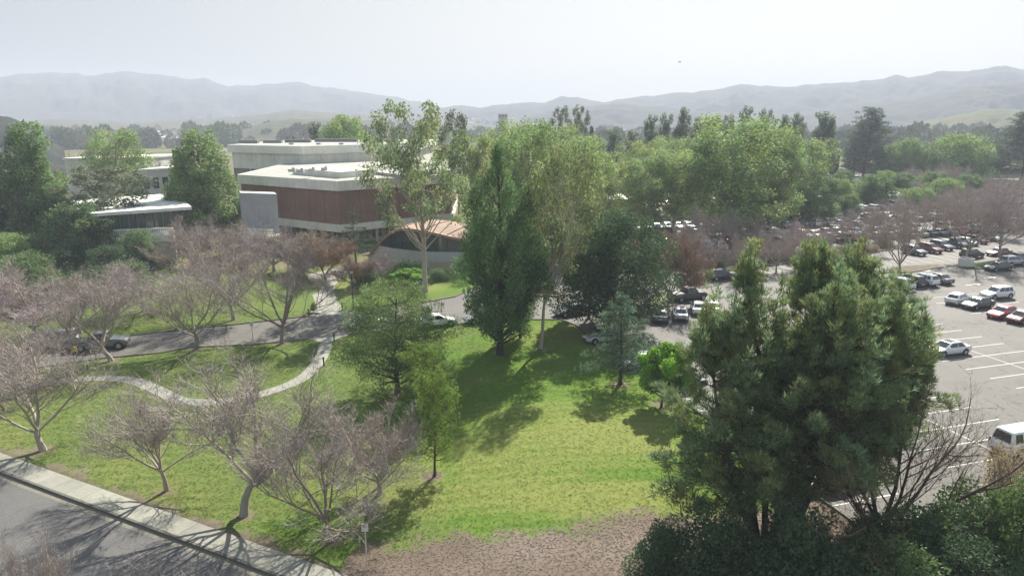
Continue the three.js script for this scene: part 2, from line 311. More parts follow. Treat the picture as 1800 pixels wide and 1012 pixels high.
// street at the bottom with its pavement slabs
{
  const st = (s, t) => [SW0.x + SWN.x * s + SWD.x * t, SW0.z + SWN.z * s + SWD.z * t], T0 = -40, T1 = 34;
  struct('street', sheet([st(SW_W + 0.62, T0), st(SW_W + 0.62, T1), st(11.2, T1), st(11.2, T0)], -0.145), M.street, 'grey asphalt street with cracks');
  struct('gutter', sheet([st(SW_W + 0.15, T0), st(SW_W + 0.15, T1), st(SW_W + 0.63, T1), st(SW_W + 0.63, T0)], -0.14), std(lin(0.62, 0.6, 0.55), 0.9, { map: concreteTex }), 'pale concrete gutter between kerb and street');
  const kb = struct('street_kerb', prism([st(SW_W - 0.01, T0), st(SW_W - 0.01, T1), st(SW_W + 0.16, T1), st(SW_W + 0.16, T0)], -0.3, 0.018), M.kerb, 'concrete kerb of the street');
  struct('far_verge', prism([st(11.2, T0), st(11.2, T1), st(22, T1), st(22, T0)], -0.5, 0), matt(lin(0.1, 0.13, 0.045), { map: concreteTex }), 'grass verge across the street');
  const pv = new THREE.Group(); pv.name = 'sidewalk'; pv.userData = { kind: 'structure', label: 'concrete slab pavement beside the street' }; scene.add(pv);
  const tints = [0, 1, 2].map(i => std(lin(0.86 + i * 0.07, 0.86 + i * 0.07, 0.85 + i * 0.06), 0.9, { map: concreteTex })), r = rng(5);
  for (let t = T0; t < T1; t += 1.52) mesh('slab', prism([st(0, t), st(0, t + 1.505), st(SW_W - 0.018, t + 1.505), st(SW_W - 0.018, t)], -0.3, 0.016 + r() * 0.005), tints[Math.floor(r() * 3)], pv);
}

// ---------------------------------------------------------------- painted stall lines, each one a strip of paint
{
  const pl = new THREE.Group(); pl.name = 'parking_markings'; pl.userData = { kind: 'structure', label: 'white painted stall lines on the asphalt' }; scene.add(pl);
  const line = (u0, k0, u1, k1, w = 0.11) => {
    const a = lot(u0, k0), b = lot(u1, k1), d = b.clone().sub(a).normalize(), n = V3(-d.z, 0, d.x).multiplyScalar(w / 2);
    mesh('stall_line', sheet([[a.x - n.x, a.z - n.z], [b.x - n.x, b.z - n.z], [b.x + n.x, b.z + n.z], [a.x + n.x, a.z + n.z]], 0.0105), M.paint, pl);
  };
  for (let k = 2; k < 43; k += 2.62) line(0.4, k, 5.6, k);
  for (const [uc, ka, kb] of [[17.3, 8, 47], [36.6, -2, 47], [55.5, -2, 47], [74.5, -2, 47]]) {
    line(uc, ka, uc, kb, 0.1);
    for (let k = ka; k <= kb; k += 2.62) { line(uc - 5.7, k, uc - 0.06, k); line(uc + 0.06, k, uc + 5.7, k); }
  }
  for (let u = 30; u < 100; u += 2.65) line(u, -26.5, u, -21.2);
  for (const kk of [-47, -66, -85, -104, -123]) for (let u = 28; u < 130; u += 2.65) line(u, kk - 5.4, u, kk + 5.4);
  // lane arrows
  for (const [px, py] of [[1625, 476], [1640, 466], [1712, 500], [1740, 488]]) { const p = G(px, py), s = (a, b) => [p.x + UD.x * a + KD.x * b, p.z + UD.z * a + KD.z * b]; mesh('lane_arrow', sheet([s(-1.5, -0.12), s(0.4, -0.12), s(0.4, -0.5), s(1.5, 0), s(0.4, 0.5), s(0.4, 0.12), s(-1.5, 0.12)], 0.0112), M.paint, pl); }
}

// ---------------------------------------------------------------- hills, each range a strip of relief at its own distance
function hillRange(name, label, D, depth, prof, c, seed, gully = 0.3) {
  const P = [], I = [], C = [], rows = 34, x0 = prof[0][0], x1 = prof[prof.length - 1][0], cols = Math.round((x1 - x0) / 4);
  for (let i = 0; i <= cols; i++) {
    const px = lerp(x0, x1, i / cols); let k = 0; while (k < prof.length - 2 && prof[k + 1][0] < px) k++;
    const t = clamp((px - prof[k][0]) / (prof[k + 1][0] - prof[k][0])), py = lerp(prof[k][1], prof[k + 1][1], t * t * (3 - 2 * t) * 0.5 + t * 0.5);
    const d = ray(px, py), hz = Math.hypot(d.x, d.z), dx = d.x / hz, dz = d.z / hz;
    const ridge = Math.max(1, CAM_H + D * d.y / hz + (fbm(px * 0.06 + seed, seed, 3) - 0.5) * D * 0.0035);
    for (let j = 0; j <= rows + 4; j++) {
      const q = j / rows, r = D - depth * (1 - q), x = dx * r, z = dz * r;
      let y;
      if (j <= rows) { const prof01 = Math.pow(q, 1.25); const rid = 1 - Math.abs(2 * fbm(x / depth * 5 + seed, z / depth * 5, 5) - 1); y = ridge * prof01 + (rid - 0.62) * ridge * gully * Math.sin(Math.PI * Math.min(1, q)) * 2; } else y = ridge * (1 - (q - 1) * 3.2);
      P.push(x, y - 3, z); const v = 0.8 + 0.4 * fbm(x / depth * 22, z / depth * 22 + seed, 3), w = fbm(x / depth * 7 + 4, z / depth * 7, 3); C.push(c[0] * v * (0.8 + 0.5 * w), c[1] * v, c[2] * v);
      if (i && j) { const a = i * (rows + 5) + j, b = a - rows - 5; I.push(b - 1, a, b, b - 1, a - 1, a); }
    }
  }
  const g = new THREE.BufferGeometry(); g.setAttribute('position', new THREE.Float32BufferAttribute(P, 3)); g.setAttribute('color', new THREE.Float32BufferAttribute(C, 3)); g.setIndex(I); g.computeVertexNormals();
  struct(name, g, matt(0xffffff, { vertexColors: true }), label); return g;
}
const scrub = [0.05, 0.055, 0.045];
hillRange('hills', 'far mountain range fading in haze behind the white buildings', 3307, 998, [[-700, 160], [-400, 150], [-150, 138], [0, 132], [50, 128], [100, 125], [130, 127], [150, 132], [190, 128], [220, 124], [300, 131], [330, 139], [360, 134], [390, 148], [420, 150], [470, 146], [520, 143], [560, 150], [610, 157], [680, 166], [740, 178], [800, 193], [900, 205], [1000, 214]], scrub, 3);
hillRange('hills', 'long hazy ridge rising behind the car parks', 2611, 729, [[640, 216], [720, 204], [770, 189], [800, 183], [840, 187], [880, 183], [920, 179], [960, 178], [990, 167], [1020, 171], [1060, 177], [1130, 167], [1200, 161], [1270, 154], [1310, 145], [1350, 149], [1390, 150], [1440, 146], [1500, 142], [1550, 137], [1575, 130], [1600, 134], [1660, 123], [1700, 122], [1770, 114], [1800, 119], [1900, 112], [2100, 125], [2500, 150]], scrub, 11);
hillRange('hills', 'middle ridge folding across the haze above the tree belt', 1871, 460, [[880, 222], [950, 196], [1000, 187], [1080, 180], [1160, 184], [1250, 194], [1330, 200], [1400, 196], [1500, 184], [1600, 172], [1660, 158], [1700, 147], [1760, 143], [1800, 141], [1900, 138], [2200, 150]], scrub, 23);
hillRange('hills', 'low near foothill behind the dark conifers', 1088, 268, [[1480, 232], [1560, 222], [1640, 206], [1700, 195], [1740, 187], [1800, 189], [1900, 178], [2200, 170]], [0.10, 0.105, 0.055], 31);
hillRange('hills', 'low town hillside beyond the white office block', 1000, 307, [[330, 252], [380, 238], [430, 218], [490, 208], [540, 205], [600, 206], [660, 208], [720, 216], [800, 226], [900, 228], [1000, 232], [1100, 240]], [0.085, 0.088, 0.055], 37);
hillRange('hills', 'rising valley side dotted with houses behind the tall trees', 1697, 499, [[-500, 196], [-100, 208], [0, 212], [100, 206], [220, 212], [340, 208], [450, 199], [520, 190], [600, 196], [700, 205], [860, 216], [950, 226]], [0.085, 0.088, 0.055], 41);
hillRange('hills', 'dark wooded spur showing beside the tall green tree', 478, 134, [[-500, 160], [-200, 172], [-60, 183], [0, 192], [25, 200], [50, 214], [75, 232], [110, 250]], [0.035, 0.042, 0.036], 47);
// ---------------------------------------------------------------- buildings
const brickTex = colourTex(512, (u, v) => {                                   // rust-brown cladding: streaks and blotches only
  const a = 0.5 * tnoise(u, v, 4) + 0.3 * tnoise(u, v, 15) + 0.2 * tnoise(u, v, 90), st = tnoise(u * 1, v * 0.02 + 0.3, 70), f = tnoise(u, v, 200);
  const l = (0.78 + 0.5 * a) * (0.9 + 0.2 * st) * (0.88 + 0.24 * f); return [S(0.2 * l), S(0.115 * l), S(0.08 * l)];
}, 9);
const stuccoTex = colourTex(512, (u, v) => { const a = 0.5 * tnoise(u, v, 3) + 0.3 * tnoise(u, v, 14) + 0.2 * tnoise(u, v, 120), st = tnoise(u, 0.5, 60), l = 0.86 + 0.2 * a - 0.05 * sstep(0.6, 0.9, st); return [l, l, l * 0.99]; }, 8);
M.whiteWall.map = stuccoTex; M.greyWall.map = stuccoTex; M.whiteRoof.map = stuccoTex;
M.roofGravel = std(lin(0.36, 0.355, 0.32), 0.95, { map: stuccoTex });
M.brick = std(0xffffff, 0.9, { map: brickTex });
M.tanWall = std(lin(0.4, 0.37, 0.28), 0.9, { map: stuccoTex });
M.terracotta = std(lin(0.33, 0.22, 0.16), 0.85, { map: stuccoTex });
M.copperEdge = std(lin(0.3, 0.17, 0.11), 0.7);
M.unit = std(lin(0.45, 0.45, 0.44), 0.6, { metalness: 0.2 });

const yAt = (px, py, z) => atZ(px, py, z).y;
const bThing = (name, label) => thing(name, label, 'building', V3(0, 0, 0));
// local coordinates: a building's group stands at its first corner
function groupAt(name, label, p) { return thing(name, label, 'building', V3(p.x, 0, p.z)); }
const rel = (poly, o) => poly.map(([x, z]) => [x - o.position.x, z - o.position.z]);
const mid = (a, b, t) => [lerp(a[0], b[0], t), lerp(a[1], b[1], t)];
function wallPanel(a, b, y0, y1, out, th) {                                    // a slab standing on the wall line a->b, OUT metres in front of it
  const d = V3(b[0] - a[0], 0, b[1] - a[1]).normalize(), n = V3(-d.z, 0, d.x); if (n.dot(V3(-a[0] - 1e-3, 0, -a[1])) < 0 && false) n.negate();
  return prism([[a[0] + n.x * (out - th), a[1] + n.z * (out - th)], [b[0] + n.x * (out - th), b[1] + n.z * (out - th)], [b[0] + n.x * out, b[1] + n.z * out], [a[0] + n.x * out, a[1] + n.z * out]], y0, y1);
}
{ // rust-brown block with white bands
  const zc = -135, yf0 = yAt(594, 336, zc), yf1 = yAt(594, 318, zc), yb0 = yAt(594, 396, zc), yl0 = yAt(594, 409, zc);
  const C = G(594, 336, yf0), L = G(418, 322.5, yf0), R = G(797, 321.5, yf0), back = V3(-2, 0, -46);
  const poly = [C, R, R.clone().add(back), L.clone().add(back), L].map(xz), b = groupAt('office_block', 'rust brown office block with white roof band behind the arched entrance', C), q = rel(poly, b);
  mesh('wall', prism(offsetPoly(q, -0.5), yb0, yf0), M.brick, b);
  const fas = mesh('roof_band', prism(q, yf0, yf1), M.whiteWall, b);
  mesh('roof_deck', prism(offsetPoly(q, -0.35), yf1, yf1 + 0.012), M.roofGravel, fas);
  mesh('lower_band', prism(offsetPoly(q, -0.1), yl0, yb0), M.whiteWall, b);
  mesh('ground_floor', prism(offsetPoly(q, -2.2), -0.1, yl0), M.tanWall, b);
  // panel joints in the cladding
  const [c, r, , , l] = offsetPoly(q, -0.5);
  for (const [a, e, n] of [[l, c, 7], [c, r, 6]]) for (let i = 1; i < n; i++) { const p = mid(a, e, i / n); const g = box(0.05, yf0 - yb0 - 0.02, 0.05, p[0], (yf0 + yb0) / 2, p[1]); mesh('cladding_joint', g, std(lin(0.06, 0.028, 0.02), 0.9), b); }
  // ground-floor windows behind the columns
  const [gc, gr, , , gl] = offsetPoly(q, -2.2);
  for (const [a, e, n] of [[gl, gc, 9], [gc, gr, 8]]) for (let i = 0; i < n; i++) {
    const p = mid(a, e, (i + 0.16) / n), s = mid(a, e, (i + 0.84) / n), f = mesh('window', wallPanel(p, s, 0.7, yl0 - 0.35, 0.05, 0.1), M.darkMetal, b); mesh('pane', wallPanel(mid(p, s, 0.04), mid(p, s, 0.96), 0.82, yl0 - 0.47, 0.07, 0.05), M.glass, f);
  }
  for (const t of [0.3, 0.62, 0.93]) { const p = mid(offsetPoly(q, -0.6)[0], offsetPoly(q, -0.6)[1], t); mesh('column', box(0.5, yl0 + 0.1, 0.5, p[0], yl0 / 2 - 0.05, p[1]), M.tanWall, b); }
  // raised roof and vents
  const pent = rel([G(514, 306, yf1), G(598, 313.5, yf1), G(664, 307.5, yf1), G(570, 301, yf1)].map(xz), b);
  const ph = mesh('raised_roof', prism(pent, yf1 + 0.012, yf1 + 1.25), M.whiteWall, b);
  mesh('roof_deck', prism(offsetPoly(pent, -0.25), yf1 + 1.25, yf1 + 1.262), M.whiteRoof, ph);
  for (const [px, py] of [[513, 302], [528, 303], [548, 301], [570, 299]]) { const p = G(px, py, yf1 + 1.26); const g = mergeGeometries([box(1.3, 0.55, 0.9, 0, 0.3, 0), new THREE.CylinderGeometry(0.28, 0.28, 0.35, 10).translate(0.3, 0.7, 0)]); g.translate(p.x - b.position.x, yf1 + 1.25, p.z - b.position.z); mesh('roof_vent', g, M.unit, b); }
  const par = rel([G(600, 299, yf1), G(706, 313, yf1), G(790, 304, yf1), G(690, 294, yf1)].map(xz), b);
  mesh('parapet', prism(par, yf1 + 0.012, yf1 + 0.6), M.roofGravel, b);
}
{ // stepped white block behind
  const zc = -186, y1 = yAt(531, 257, zc), y0 = yAt(531, 271, zc), yb = yAt(531, 300, zc) - 3;
  const C = G(531, 271, y0), L = G(400, 267.5, y0), R = G(730, 264, y0), back = V3(2, 0, -40);
  const b = groupAt('white_office_block', 'stepped white office block rising behind the rust brown one', C), q = rel([C, R, R.clone().add(back), L.clone().add(back), L].map(xz), b);
  const top = mesh('upper_band', prism(q, y0, y1), M.whiteWall, b);
  mesh('roof_deck', prism(offsetPoly(q, -0.5), y1, y1 + 0.012), M.roofGravel, top);
  mesh('wall', prism(offsetPoly(q, -0.9), 0, y0), M.whiteWall, b);
  const [c, r, , , l] = offsetPoly(q, -0.9);
  for (const [a, e, n] of [[l, c, 4], [c, r, 7]]) for (let i = 0; i < n; i++) { const w = mesh('window_strip', wallPanel(mid(a, e, (i + 0.03) / n), mid(a, e, (i + 0.97) / n), yb - 0.6, yb + 2.9, 0.04, 0.1), M.darkMetal, b); mesh('pane', wallPanel(mid(a, e, (i + 0.05) / n), mid(a, e, (i + 0.95) / n), yb - 0.45, yb + 2.75, 0.06, 0.05), M.glass, w); }
  // screens and ducts on the roof
  for (const [px0, px1, py, h] of [[420, 452, 252, 0.9], [462, 494, 251.5, 0.8], [500, 545, 250.5, 0.9], [553, 628, 249.5, 1], [636, 690, 249, 0.8]]) { const p = G(px0, py, y1), s = G(px1, py, y1); mesh('roof_screen', prism(rel([xz(p), xz(s), [s.x, s.z - 1.6], [p.x, p.z - 1.6]], b), y1 + 0.012, y1 + h), std(lin(0.2, 0.2, 0.2), 0.7), b); }
  for (const px of [512, 560, 600]) { const p = G(px, 254, y1); mesh('roof_vent', box(1.2, 0.5, 1, p.x - b.position.x, y1 + 0.26, p.z - b.position.z), M.unit, b); }
}
{ // grey annexe against the brown block
  const zc = -127, y1 = yAt(485, 341, zc), A = atZ(486, 341, zc), B = G(422, 339, y1), back = V3(-1.6, 0, -3.6);
  const b = groupAt('annexe', 'plain pale grey annexe with white roof strips beside the brown block', A), q = rel([B, A, A.clone().add(back), B.clone().add(back)].map(xz), b);
  mesh('wall', prism(q, 0, y1), std(lin(0.36, 0.36, 0.37), 0.9, { map: stuccoTex }), b);
  mesh('roof_deck', prism(offsetPoly(q, -0.3), y1, y1 + 0.012), M.greyWall, b);
  for (const t of [0.45, 0.75]) { const o = offsetPoly(q, -0.5), a = mid(o[0], o[3], t), c = mid(mid(o[1], o[2], t), a, 0.45), a2 = mid(o[0], o[3], t + 0.14), c2 = mid(mid(o[1], o[2], t + 0.14), a2, 0.45); mesh('roof_strip', prism([a, c, c2, a2], y1 + 0.012, y1 + 0.06), M.whiteRoof, b); }
  const yd = yAt(450, 410, zc), bal = mesh('balcony', prism(offsetPoly(rel([B, A, A.clone().add(V3(0, 0, 3.4)), B.clone().add(V3(0, 0, 3.4))].map(xz), b), -0.02), yd - 0.5, yd), M.whiteWall, b);
  const P0 = rel([xz(B.clone().add(V3(0.4, 0, 3.2))), xz(A.clone().add(V3(-0.2, 0, 3.2)))], b);
  for (let i = 0; i <= 26; i++) { const p = mid(P0[0], P0[1], i / 26); mesh('baluster', box(0.08, 1.0, 0.12, p[0], yd + 0.5, p[1]), M.whiteWall, bal); }
  mesh('rail', prism(rel([xz(B.clone().add(V3(0.2, 0, 3.1))), xz(A.clone().add(V3(-0.1, 0, 3.1))), xz(A.clone().add(V3(-0.1, 0, 3.32))), xz(B.clone().add(V3(0.2, 0, 3.32)))], b), yd + 1.0, yd + 1.18), M.whiteWall, bal);
}
{ // low pavilion with a white roof, dark glass and a balustraded terrace
  const y1 = yAt(250, 368, -122), P = [[70, 357], [306, 339], [336, 363], [160, 375]].map(([x, y]) => G(x, y, y1));
  const b = groupAt('terrace_pavilion', 'low pavilion with bright white flat roof and balustraded terrace among the trees', P[3]), q = rel(P.map(xz), b);
  mesh('roof', prism(q, y1 - 0.55, y1), M.whiteRoof, b);
  const w = offsetPoly(q, -2.0); mesh('wall', prism(w, 0, y1 - 0.55), M.tanWall, b);
  const a = w[3], c = w[2], n = 9;
  for (let i = 0; i < n; i++) { const s = mid(a, c, (i + 0.06) / n), e = mid(a, c, (i + 0.94) / n); const f = mesh('window', prism([s, e, [e[0], e[1] + 0.06], [s[0], s[1] + 0.06]], y1 - 4.2, y1 - 0.8), M.darkMetal, b); mesh('pane', prism([mid(s, e, 0.05), mid(s, e, 0.95), [mid(s, e, 0.95)[0], e[1] + 0.09], [mid(s, e, 0.05)[0], s[1] + 0.09]], y1 - 4.05, y1 - 0.95), new THREE.MeshPhysicalMaterial({ color: lin(0.02, 0.06, 0.055), roughness: 0.08, clearcoat: 1 }), f); }
  const yt = yAt(265, 416, -118), T0 = atZ(196, 418, -118.5), T1 = atZ(303, 412, -121);
  const ter = mesh('terrace', prism(rel([xz(T0), xz(T1), [T1.x - 2, T1.z - 5], [T0.x - 2, T0.z - 5]], b), yt - 1.3, yt - 0.1), M.whiteWall, b);
  mesh('terrace_base', prism(rel([[T0.x, T0.z - 0.5], [T1.x, T1.z - 0.5], [T1.x - 2, T1.z - 5], [T0.x - 2, T0.z - 5]], b), 0, yt - 1.3), M.greyWall, b);
  const A = rel([xz(T0), xz(T1)], b), m = 34;
  for (let i = 0; i <= m; i++) { const p = mid(A[0], A[1], i / m); mesh('baluster', box(0.13, 0.95, 0.13, p[0] - 0.02, yt + 0.375, p[1] - 0.25), M.whiteWall, ter); }
  mesh('rail', prism([[A[0][0], A[0][1] - 0.37], [A[1][0], A[1][1] - 0.37], [A[1][0], A[1][1] - 0.12], [A[0][0], A[0][1] - 0.12]], yt + 0.85, yt + 1.1), M.whiteWall, ter);
}
{ // two pale blocks further back
  let y1 = yAt(190, 279, -182), P = [[112, 281], [252, 279], [262, 274], [128, 275.5]].map(([x, y]) => G(x, y, y1)), b = groupAt('pale_block', 'pale windowless block with a small rooftop hut behind the pavilion', P[0]), q = rel([P[0], P[1], P[1].clone().add(V3(2, 0, -16)), P[0].clone().add(V3(2, 0, -16))].map(xz), b);
  mesh('wall', prism(q, 0, y1), M.whiteWall, b); mesh('roof_band', prism(offsetPoly(q, 0.25), y1, y1 + 0.45), M.whiteWall, b);
  const h = G(206, 279, y1); mesh('rooftop_hut', box(1.8, 2.1, 2, h.x - b.position.x, y1 + 1.5, h.z - b.position.z - 2), M.tanWall, b);
  mesh('low_roof', prism(rel([xz(G(200, 309, 8)), xz(G(252, 307, 8)), xz(G(250, 303, 8)), xz(G(196, 304, 8))], b), 7, 8), M.whiteRoof, b);
  y1 = yAt(275, 299, -158); P = [G(246, 300, y1), G(312, 297, y1)]; b = groupAt('pale_block', 'grey stucco block half hidden by the bushy tree', P[0]); q = rel([P[0], P[1], P[1].clone().add(V3(2, 0, -14)), P[0].clone().add(V3(2, 0, -14))].map(xz), b);
  mesh('wall', prism(q, 0, y1), M.greyWall, b); mesh('roof_band', prism(offsetPoly(q, 0.2), y1, y1 + 0.35), M.whiteWall, b);
  for (let i = 0; i < 4; i++) { const s = mid(q[0], q[1], (i + 0.2) / 4), e = mid(q[0], q[1], (i + 0.8) / 4); mesh('window', prism([s, e, [e[0], e[1] + 0.05], [s[0], s[1] + 0.05]], y1 - 4, y1 - 1.6), M.glass, b); }
}
{ // arched glass entrance with a terracotta vault
  const zc = -117, b = groupAt('arched_entrance', 'arched glass entrance hall with terracotta vaulted roof', atZ(720, 470, zc)), O = b.position;
  const N = 22, px0 = 648, px1 = 866, front = [], arch = [], sillP = [];
  const archPy = px => { const t = (px - 648) / (866 - 648); return px < 712 ? lerp(452, 404.5, Math.sin(clamp((px - 648) / 64) * Math.PI / 2)) : lerp(404.5, 440, Math.pow((px - 712) / 154, 1.35)); };
  const sillPy = px => px < 664 ? 432 : lerp(432, 443, Math.sin(clamp((px - 664) / 110) * Math.PI / 2));
  for (let i = 0; i <= N; i++) {
    const px = lerp(px0, px1, i / N), t = i / N, z = zc + 3.2 * Math.sin(t * Math.PI) - 1.5 * (1 - t);
    const f = atZ(px, 470, z); front.push([f.x - O.x, f.z - O.z]); arch.push(yAt(px, archPy(px), z)); sillP.push(Math.min(yAt(px, sillPy(px), z), yAt(px, archPy(px), z) - 0.02));
  }
  const wall = [];
  const T = wall;
  for (let i = 0; i < N; i++) {
    const [a, c] = [front[i], front[i + 1]], A = V3(a[0], -0.1, a[1]), B = V3(c[0], -0.1, c[1]), C = V3(c[0], sillP[i + 1], c[1]), D = V3(a[0], sillP[i], a[1]), k = V3(0, 0, -0.35), bk = v => v.clone().add(k);
    T.push(A, B, C, A, C, D, D, C, bk(C), D, bk(C), bk(D), bk(B), bk(A), bk(D), bk(B), bk(D), bk(C));
  }
  mesh('curved_wall', flatGeo(T), M.greyWall, b);
  // panes between mullions
  for (let i = 1; i < N; i++) {
    const a = front[i], c = front[i + 1], za = -0.2;
    if (arch[i] - sillP[i] < 0.15 && arch[i + 1] - sillP[i + 1] < 0.15) continue;
    mesh('pane', flatGeo([V3(a[0], sillP[i], a[1] + za), V3(c[0], sillP[i + 1], c[1] + za), V3(c[0], arch[i + 1], c[1] + za), V3(a[0], sillP[i], a[1] + za), V3(c[0], arch[i + 1], c[1] + za), V3(a[0], arch[i], a[1] + za)]), M.glass, b);
    if (i % 2 === 0) mesh('mullion', box(0.1, arch[i] - sillP[i], 0.14, a[0], (arch[i] + sillP[i]) / 2, a[1] - 0.12), M.darkMetal, b);
  }
  // roof edge beam and shell
  const beam = [], shell = [];
  const E = (i, dy, dz) => V3(front[i][0], arch[i] + dy, front[i][1] + dz);
  for (let i = 0; i < N; i++) {
    const s = [[0.0, 0.35], [0.45, 0.35], [0.45, -0.3], [0, -0.3]];
    for (let k = 0; k < 4; k++) { const [d0, z0] = s[k], [d1, z1] = s[(k + 1) % 4]; beam.push(E(i, d0, z0), E(i + 1, d0, z0), E(i + 1, d1, z1), E(i, d0, z0), E(i + 1, d1, z1), E(i, d1, z1)); }
  }
  mesh('roof_edge', flatGeo(beam), M.copperEdge, b);
  const rows = 8, roofP = (i, j) => { const t = j / rows, x = front[i][0], lift = 0.55 * Math.sin(t * Math.PI * 0.62) * sstep(0.12, 0.5, i / N); return V3(x + t * 3.5, arch[i] + 0.46 + lift, front[i][1] - 0.3 - t * 7); };
  for (let i = 0; i < N; i++) for (let j = 0; j < rows; j++) { const A = roofP(i, j), B = roofP(i + 1, j), C = roofP(i + 1, j + 1), D = roofP(i, j + 1); shell.push(A, B, C, A, C, D); }
  mesh('vault_roof', flatGeo(shell), M.terracotta, b);
  for (const i of [6, 10, 14, 18]) { const pile = new Pile(), pts = []; for (let j = 0; j <= rows; j++) pts.push(roofP(i, j).add(V3(0, 0.05, 0))); pile.tube(pts, pts.map(() => 0.12), 5, [1, 1, 1]); mesh('roof_rib', pile.geo(), M.copperEdge, b); }
  mesh('rear_wall', prism([[front[0][0] + 3.5, front[0][1] - 10], [front[N][0] + 3.5, front[N][1] - 9.8], [front[N][0] + 3.5, front[N][1] - 10.3], [front[0][0] + 3.5, front[0][1] - 10.5]], 0, 4.2), M.tanWall, b);
  // low planter wall and steps
  const f0 = atZ(755, 470, zc + 4.4), f1 = atZ(850, 470, zc + 4.4);
  mesh('planter_wall', prism([[f0.x - O.x, f0.z - O.z], [f1.x - O.x, f1.z - O.z], [f1.x - O.x, f1.z - O.z - 0.4], [f0.x - O.x, f0.z - O.z - 0.4]], 0, 1.5), M.tanWall, b);
  for (let k = 0; k < 4; k++) { const s0 = atZ(752, 470, zc + 6.6 + k * 0.42), s1 = atZ(778, 470, zc + 6.6 + k * 0.42); mesh('step', prism([[s0.x - O.x, s0.z - O.z], [s1.x - O.x, s1.z - O.z], [s1.x - O.x, s1.z - O.z - 0.415], [s0.x - O.x, s0.z - O.z - 0.415]], 0, 0.72 - 0.17 * k), M.concrete, b); }
}
function lowBlock(name, label, pxs, pyTop, z, h, depth, extra) {
  const A = atZ(pxs[0], pyTop, z), B = atZ(pxs[1], pyTop, z), b = groupAt(name, label, A), y1 = Math.max(h, A.y), q = rel([xz(A), xz(B), [B.x, B.z - depth], [A.x, A.z - depth]], b);
  mesh('wall', prism(offsetPoly(q, -0.5), -1, y1 - 0.5), M.tanWall, b); mesh('roof', prism(q, y1 - 0.5, y1), M.whiteRoof, b);
  const n = Math.max(3, Math.round((B.x - A.x) / 5)), o = offsetPoly(q, -0.5);
  for (let i = 0; i < n; i++) { const s = mid(o[0], o[1], (i + 0.15) / n), e = mid(o[0], o[1], (i + 0.85) / n); mesh('window', prism([s, e, [e[0], e[1] + 0.05], [s[0], s[1] + 0.05]], y1 - 2.6, y1 - 0.9), M.glass, b); }
  if (extra) extra(b, q, y1); return b;
}
lowBlock('service_building', 'low white-roofed service building glimpsed between green trees', [1030, 1106], 358, -186, 3.5, 22, (b, q, y1) => { mesh('roof_screen', box(7, 1.1, 4, q[1][0] - 6, y1 + 0.55, q[1][1] - 12), M.unit, b); });
lowBlock('flat_roofed_hall', 'long flat-roofed hall beyond the far car park', [1540, 1612], 287, -318, 3.5, 18);
lowBlock('flat_roofed_hall', 'low flat-roofed hall with white rooftop plant beyond the bare trees', [1690, 1800], 295, -300, 4, 20, (b, q, y1) => { mesh('rooftop_plant', box(9, 2.2, 6, q[0][0] + 10, y1 + 1.1, q[0][1] - 6), M.whiteWall, b); mesh('rooftop_plant', box(7, 1.6, 5, q[0][0] + 19, y1 + 0.8, q[0][1] - 8), M.whiteRoof, b); });
lowBlock('long_low_wing', 'long low wing with pale roof edge behind the car-park trees', [1630, 1705], 304, -290, 3, 16);
lowBlock('white_tower', 'square pale tower top above the yellow-green trees', [875, 893], 200, -620, 20, 10);
// ---------------------------------------------------------------- vegetation
const barkMat = matt(0xffffff, { vertexColors: true });
const leafMat = new THREE.MeshPhysicalMaterial({ color: 0xffffff, vertexColors: true, roughness: 0.8, specularIntensity: 0.35, transmission: 0.5, thickness: 0, side: THREE.DoubleSide });
const needleMat = new THREE.MeshPhysicalMaterial({ color: 0xffffff, vertexColors: true, roughness: 0.85, specularIntensity: 0.25, transmission: 0.48, thickness: 0, side: THREE.DoubleSide });
const twigMat = matt(0xffffff, { vertexColors: true, side: THREE.DoubleSide });
const unit = r => { const z = 2 * r() - 1, a = r() * Math.PI * 2, s = Math.sqrt(1 - z * z); return V3(s * Math.cos(a), z, s * Math.sin(a)); };
function vary(c, r, a = 0.25, hue = 0.12) { const v = 1 + (r() - 0.5) * 2 * a, h = (r() - 0.5) * 2 * hue; return [c[0] * v * (1 + h), c[1] * v, c[2] * v * (1 - h)]; }
function bent(p0, p1, n, wob, r, sag = 0) {                                    // a crooked line between two points
  const pts = [], L = p0.distanceTo(p1), a = unit(r).multiplyScalar(L * wob), b = unit(r).multiplyScalar(L * wob);
  for (let i = 0; i <= n; i++) { const t = i / n, q = p0.clone().lerp(p1, t); q.addScaledVector(a, Math.sin(t * Math.PI)).addScaledVector(b, Math.sin(t * Math.PI * 2) * 0.5); q.y += sag * L * Math.sin(t * Math.PI); pts.push(q); }
  return pts;
}
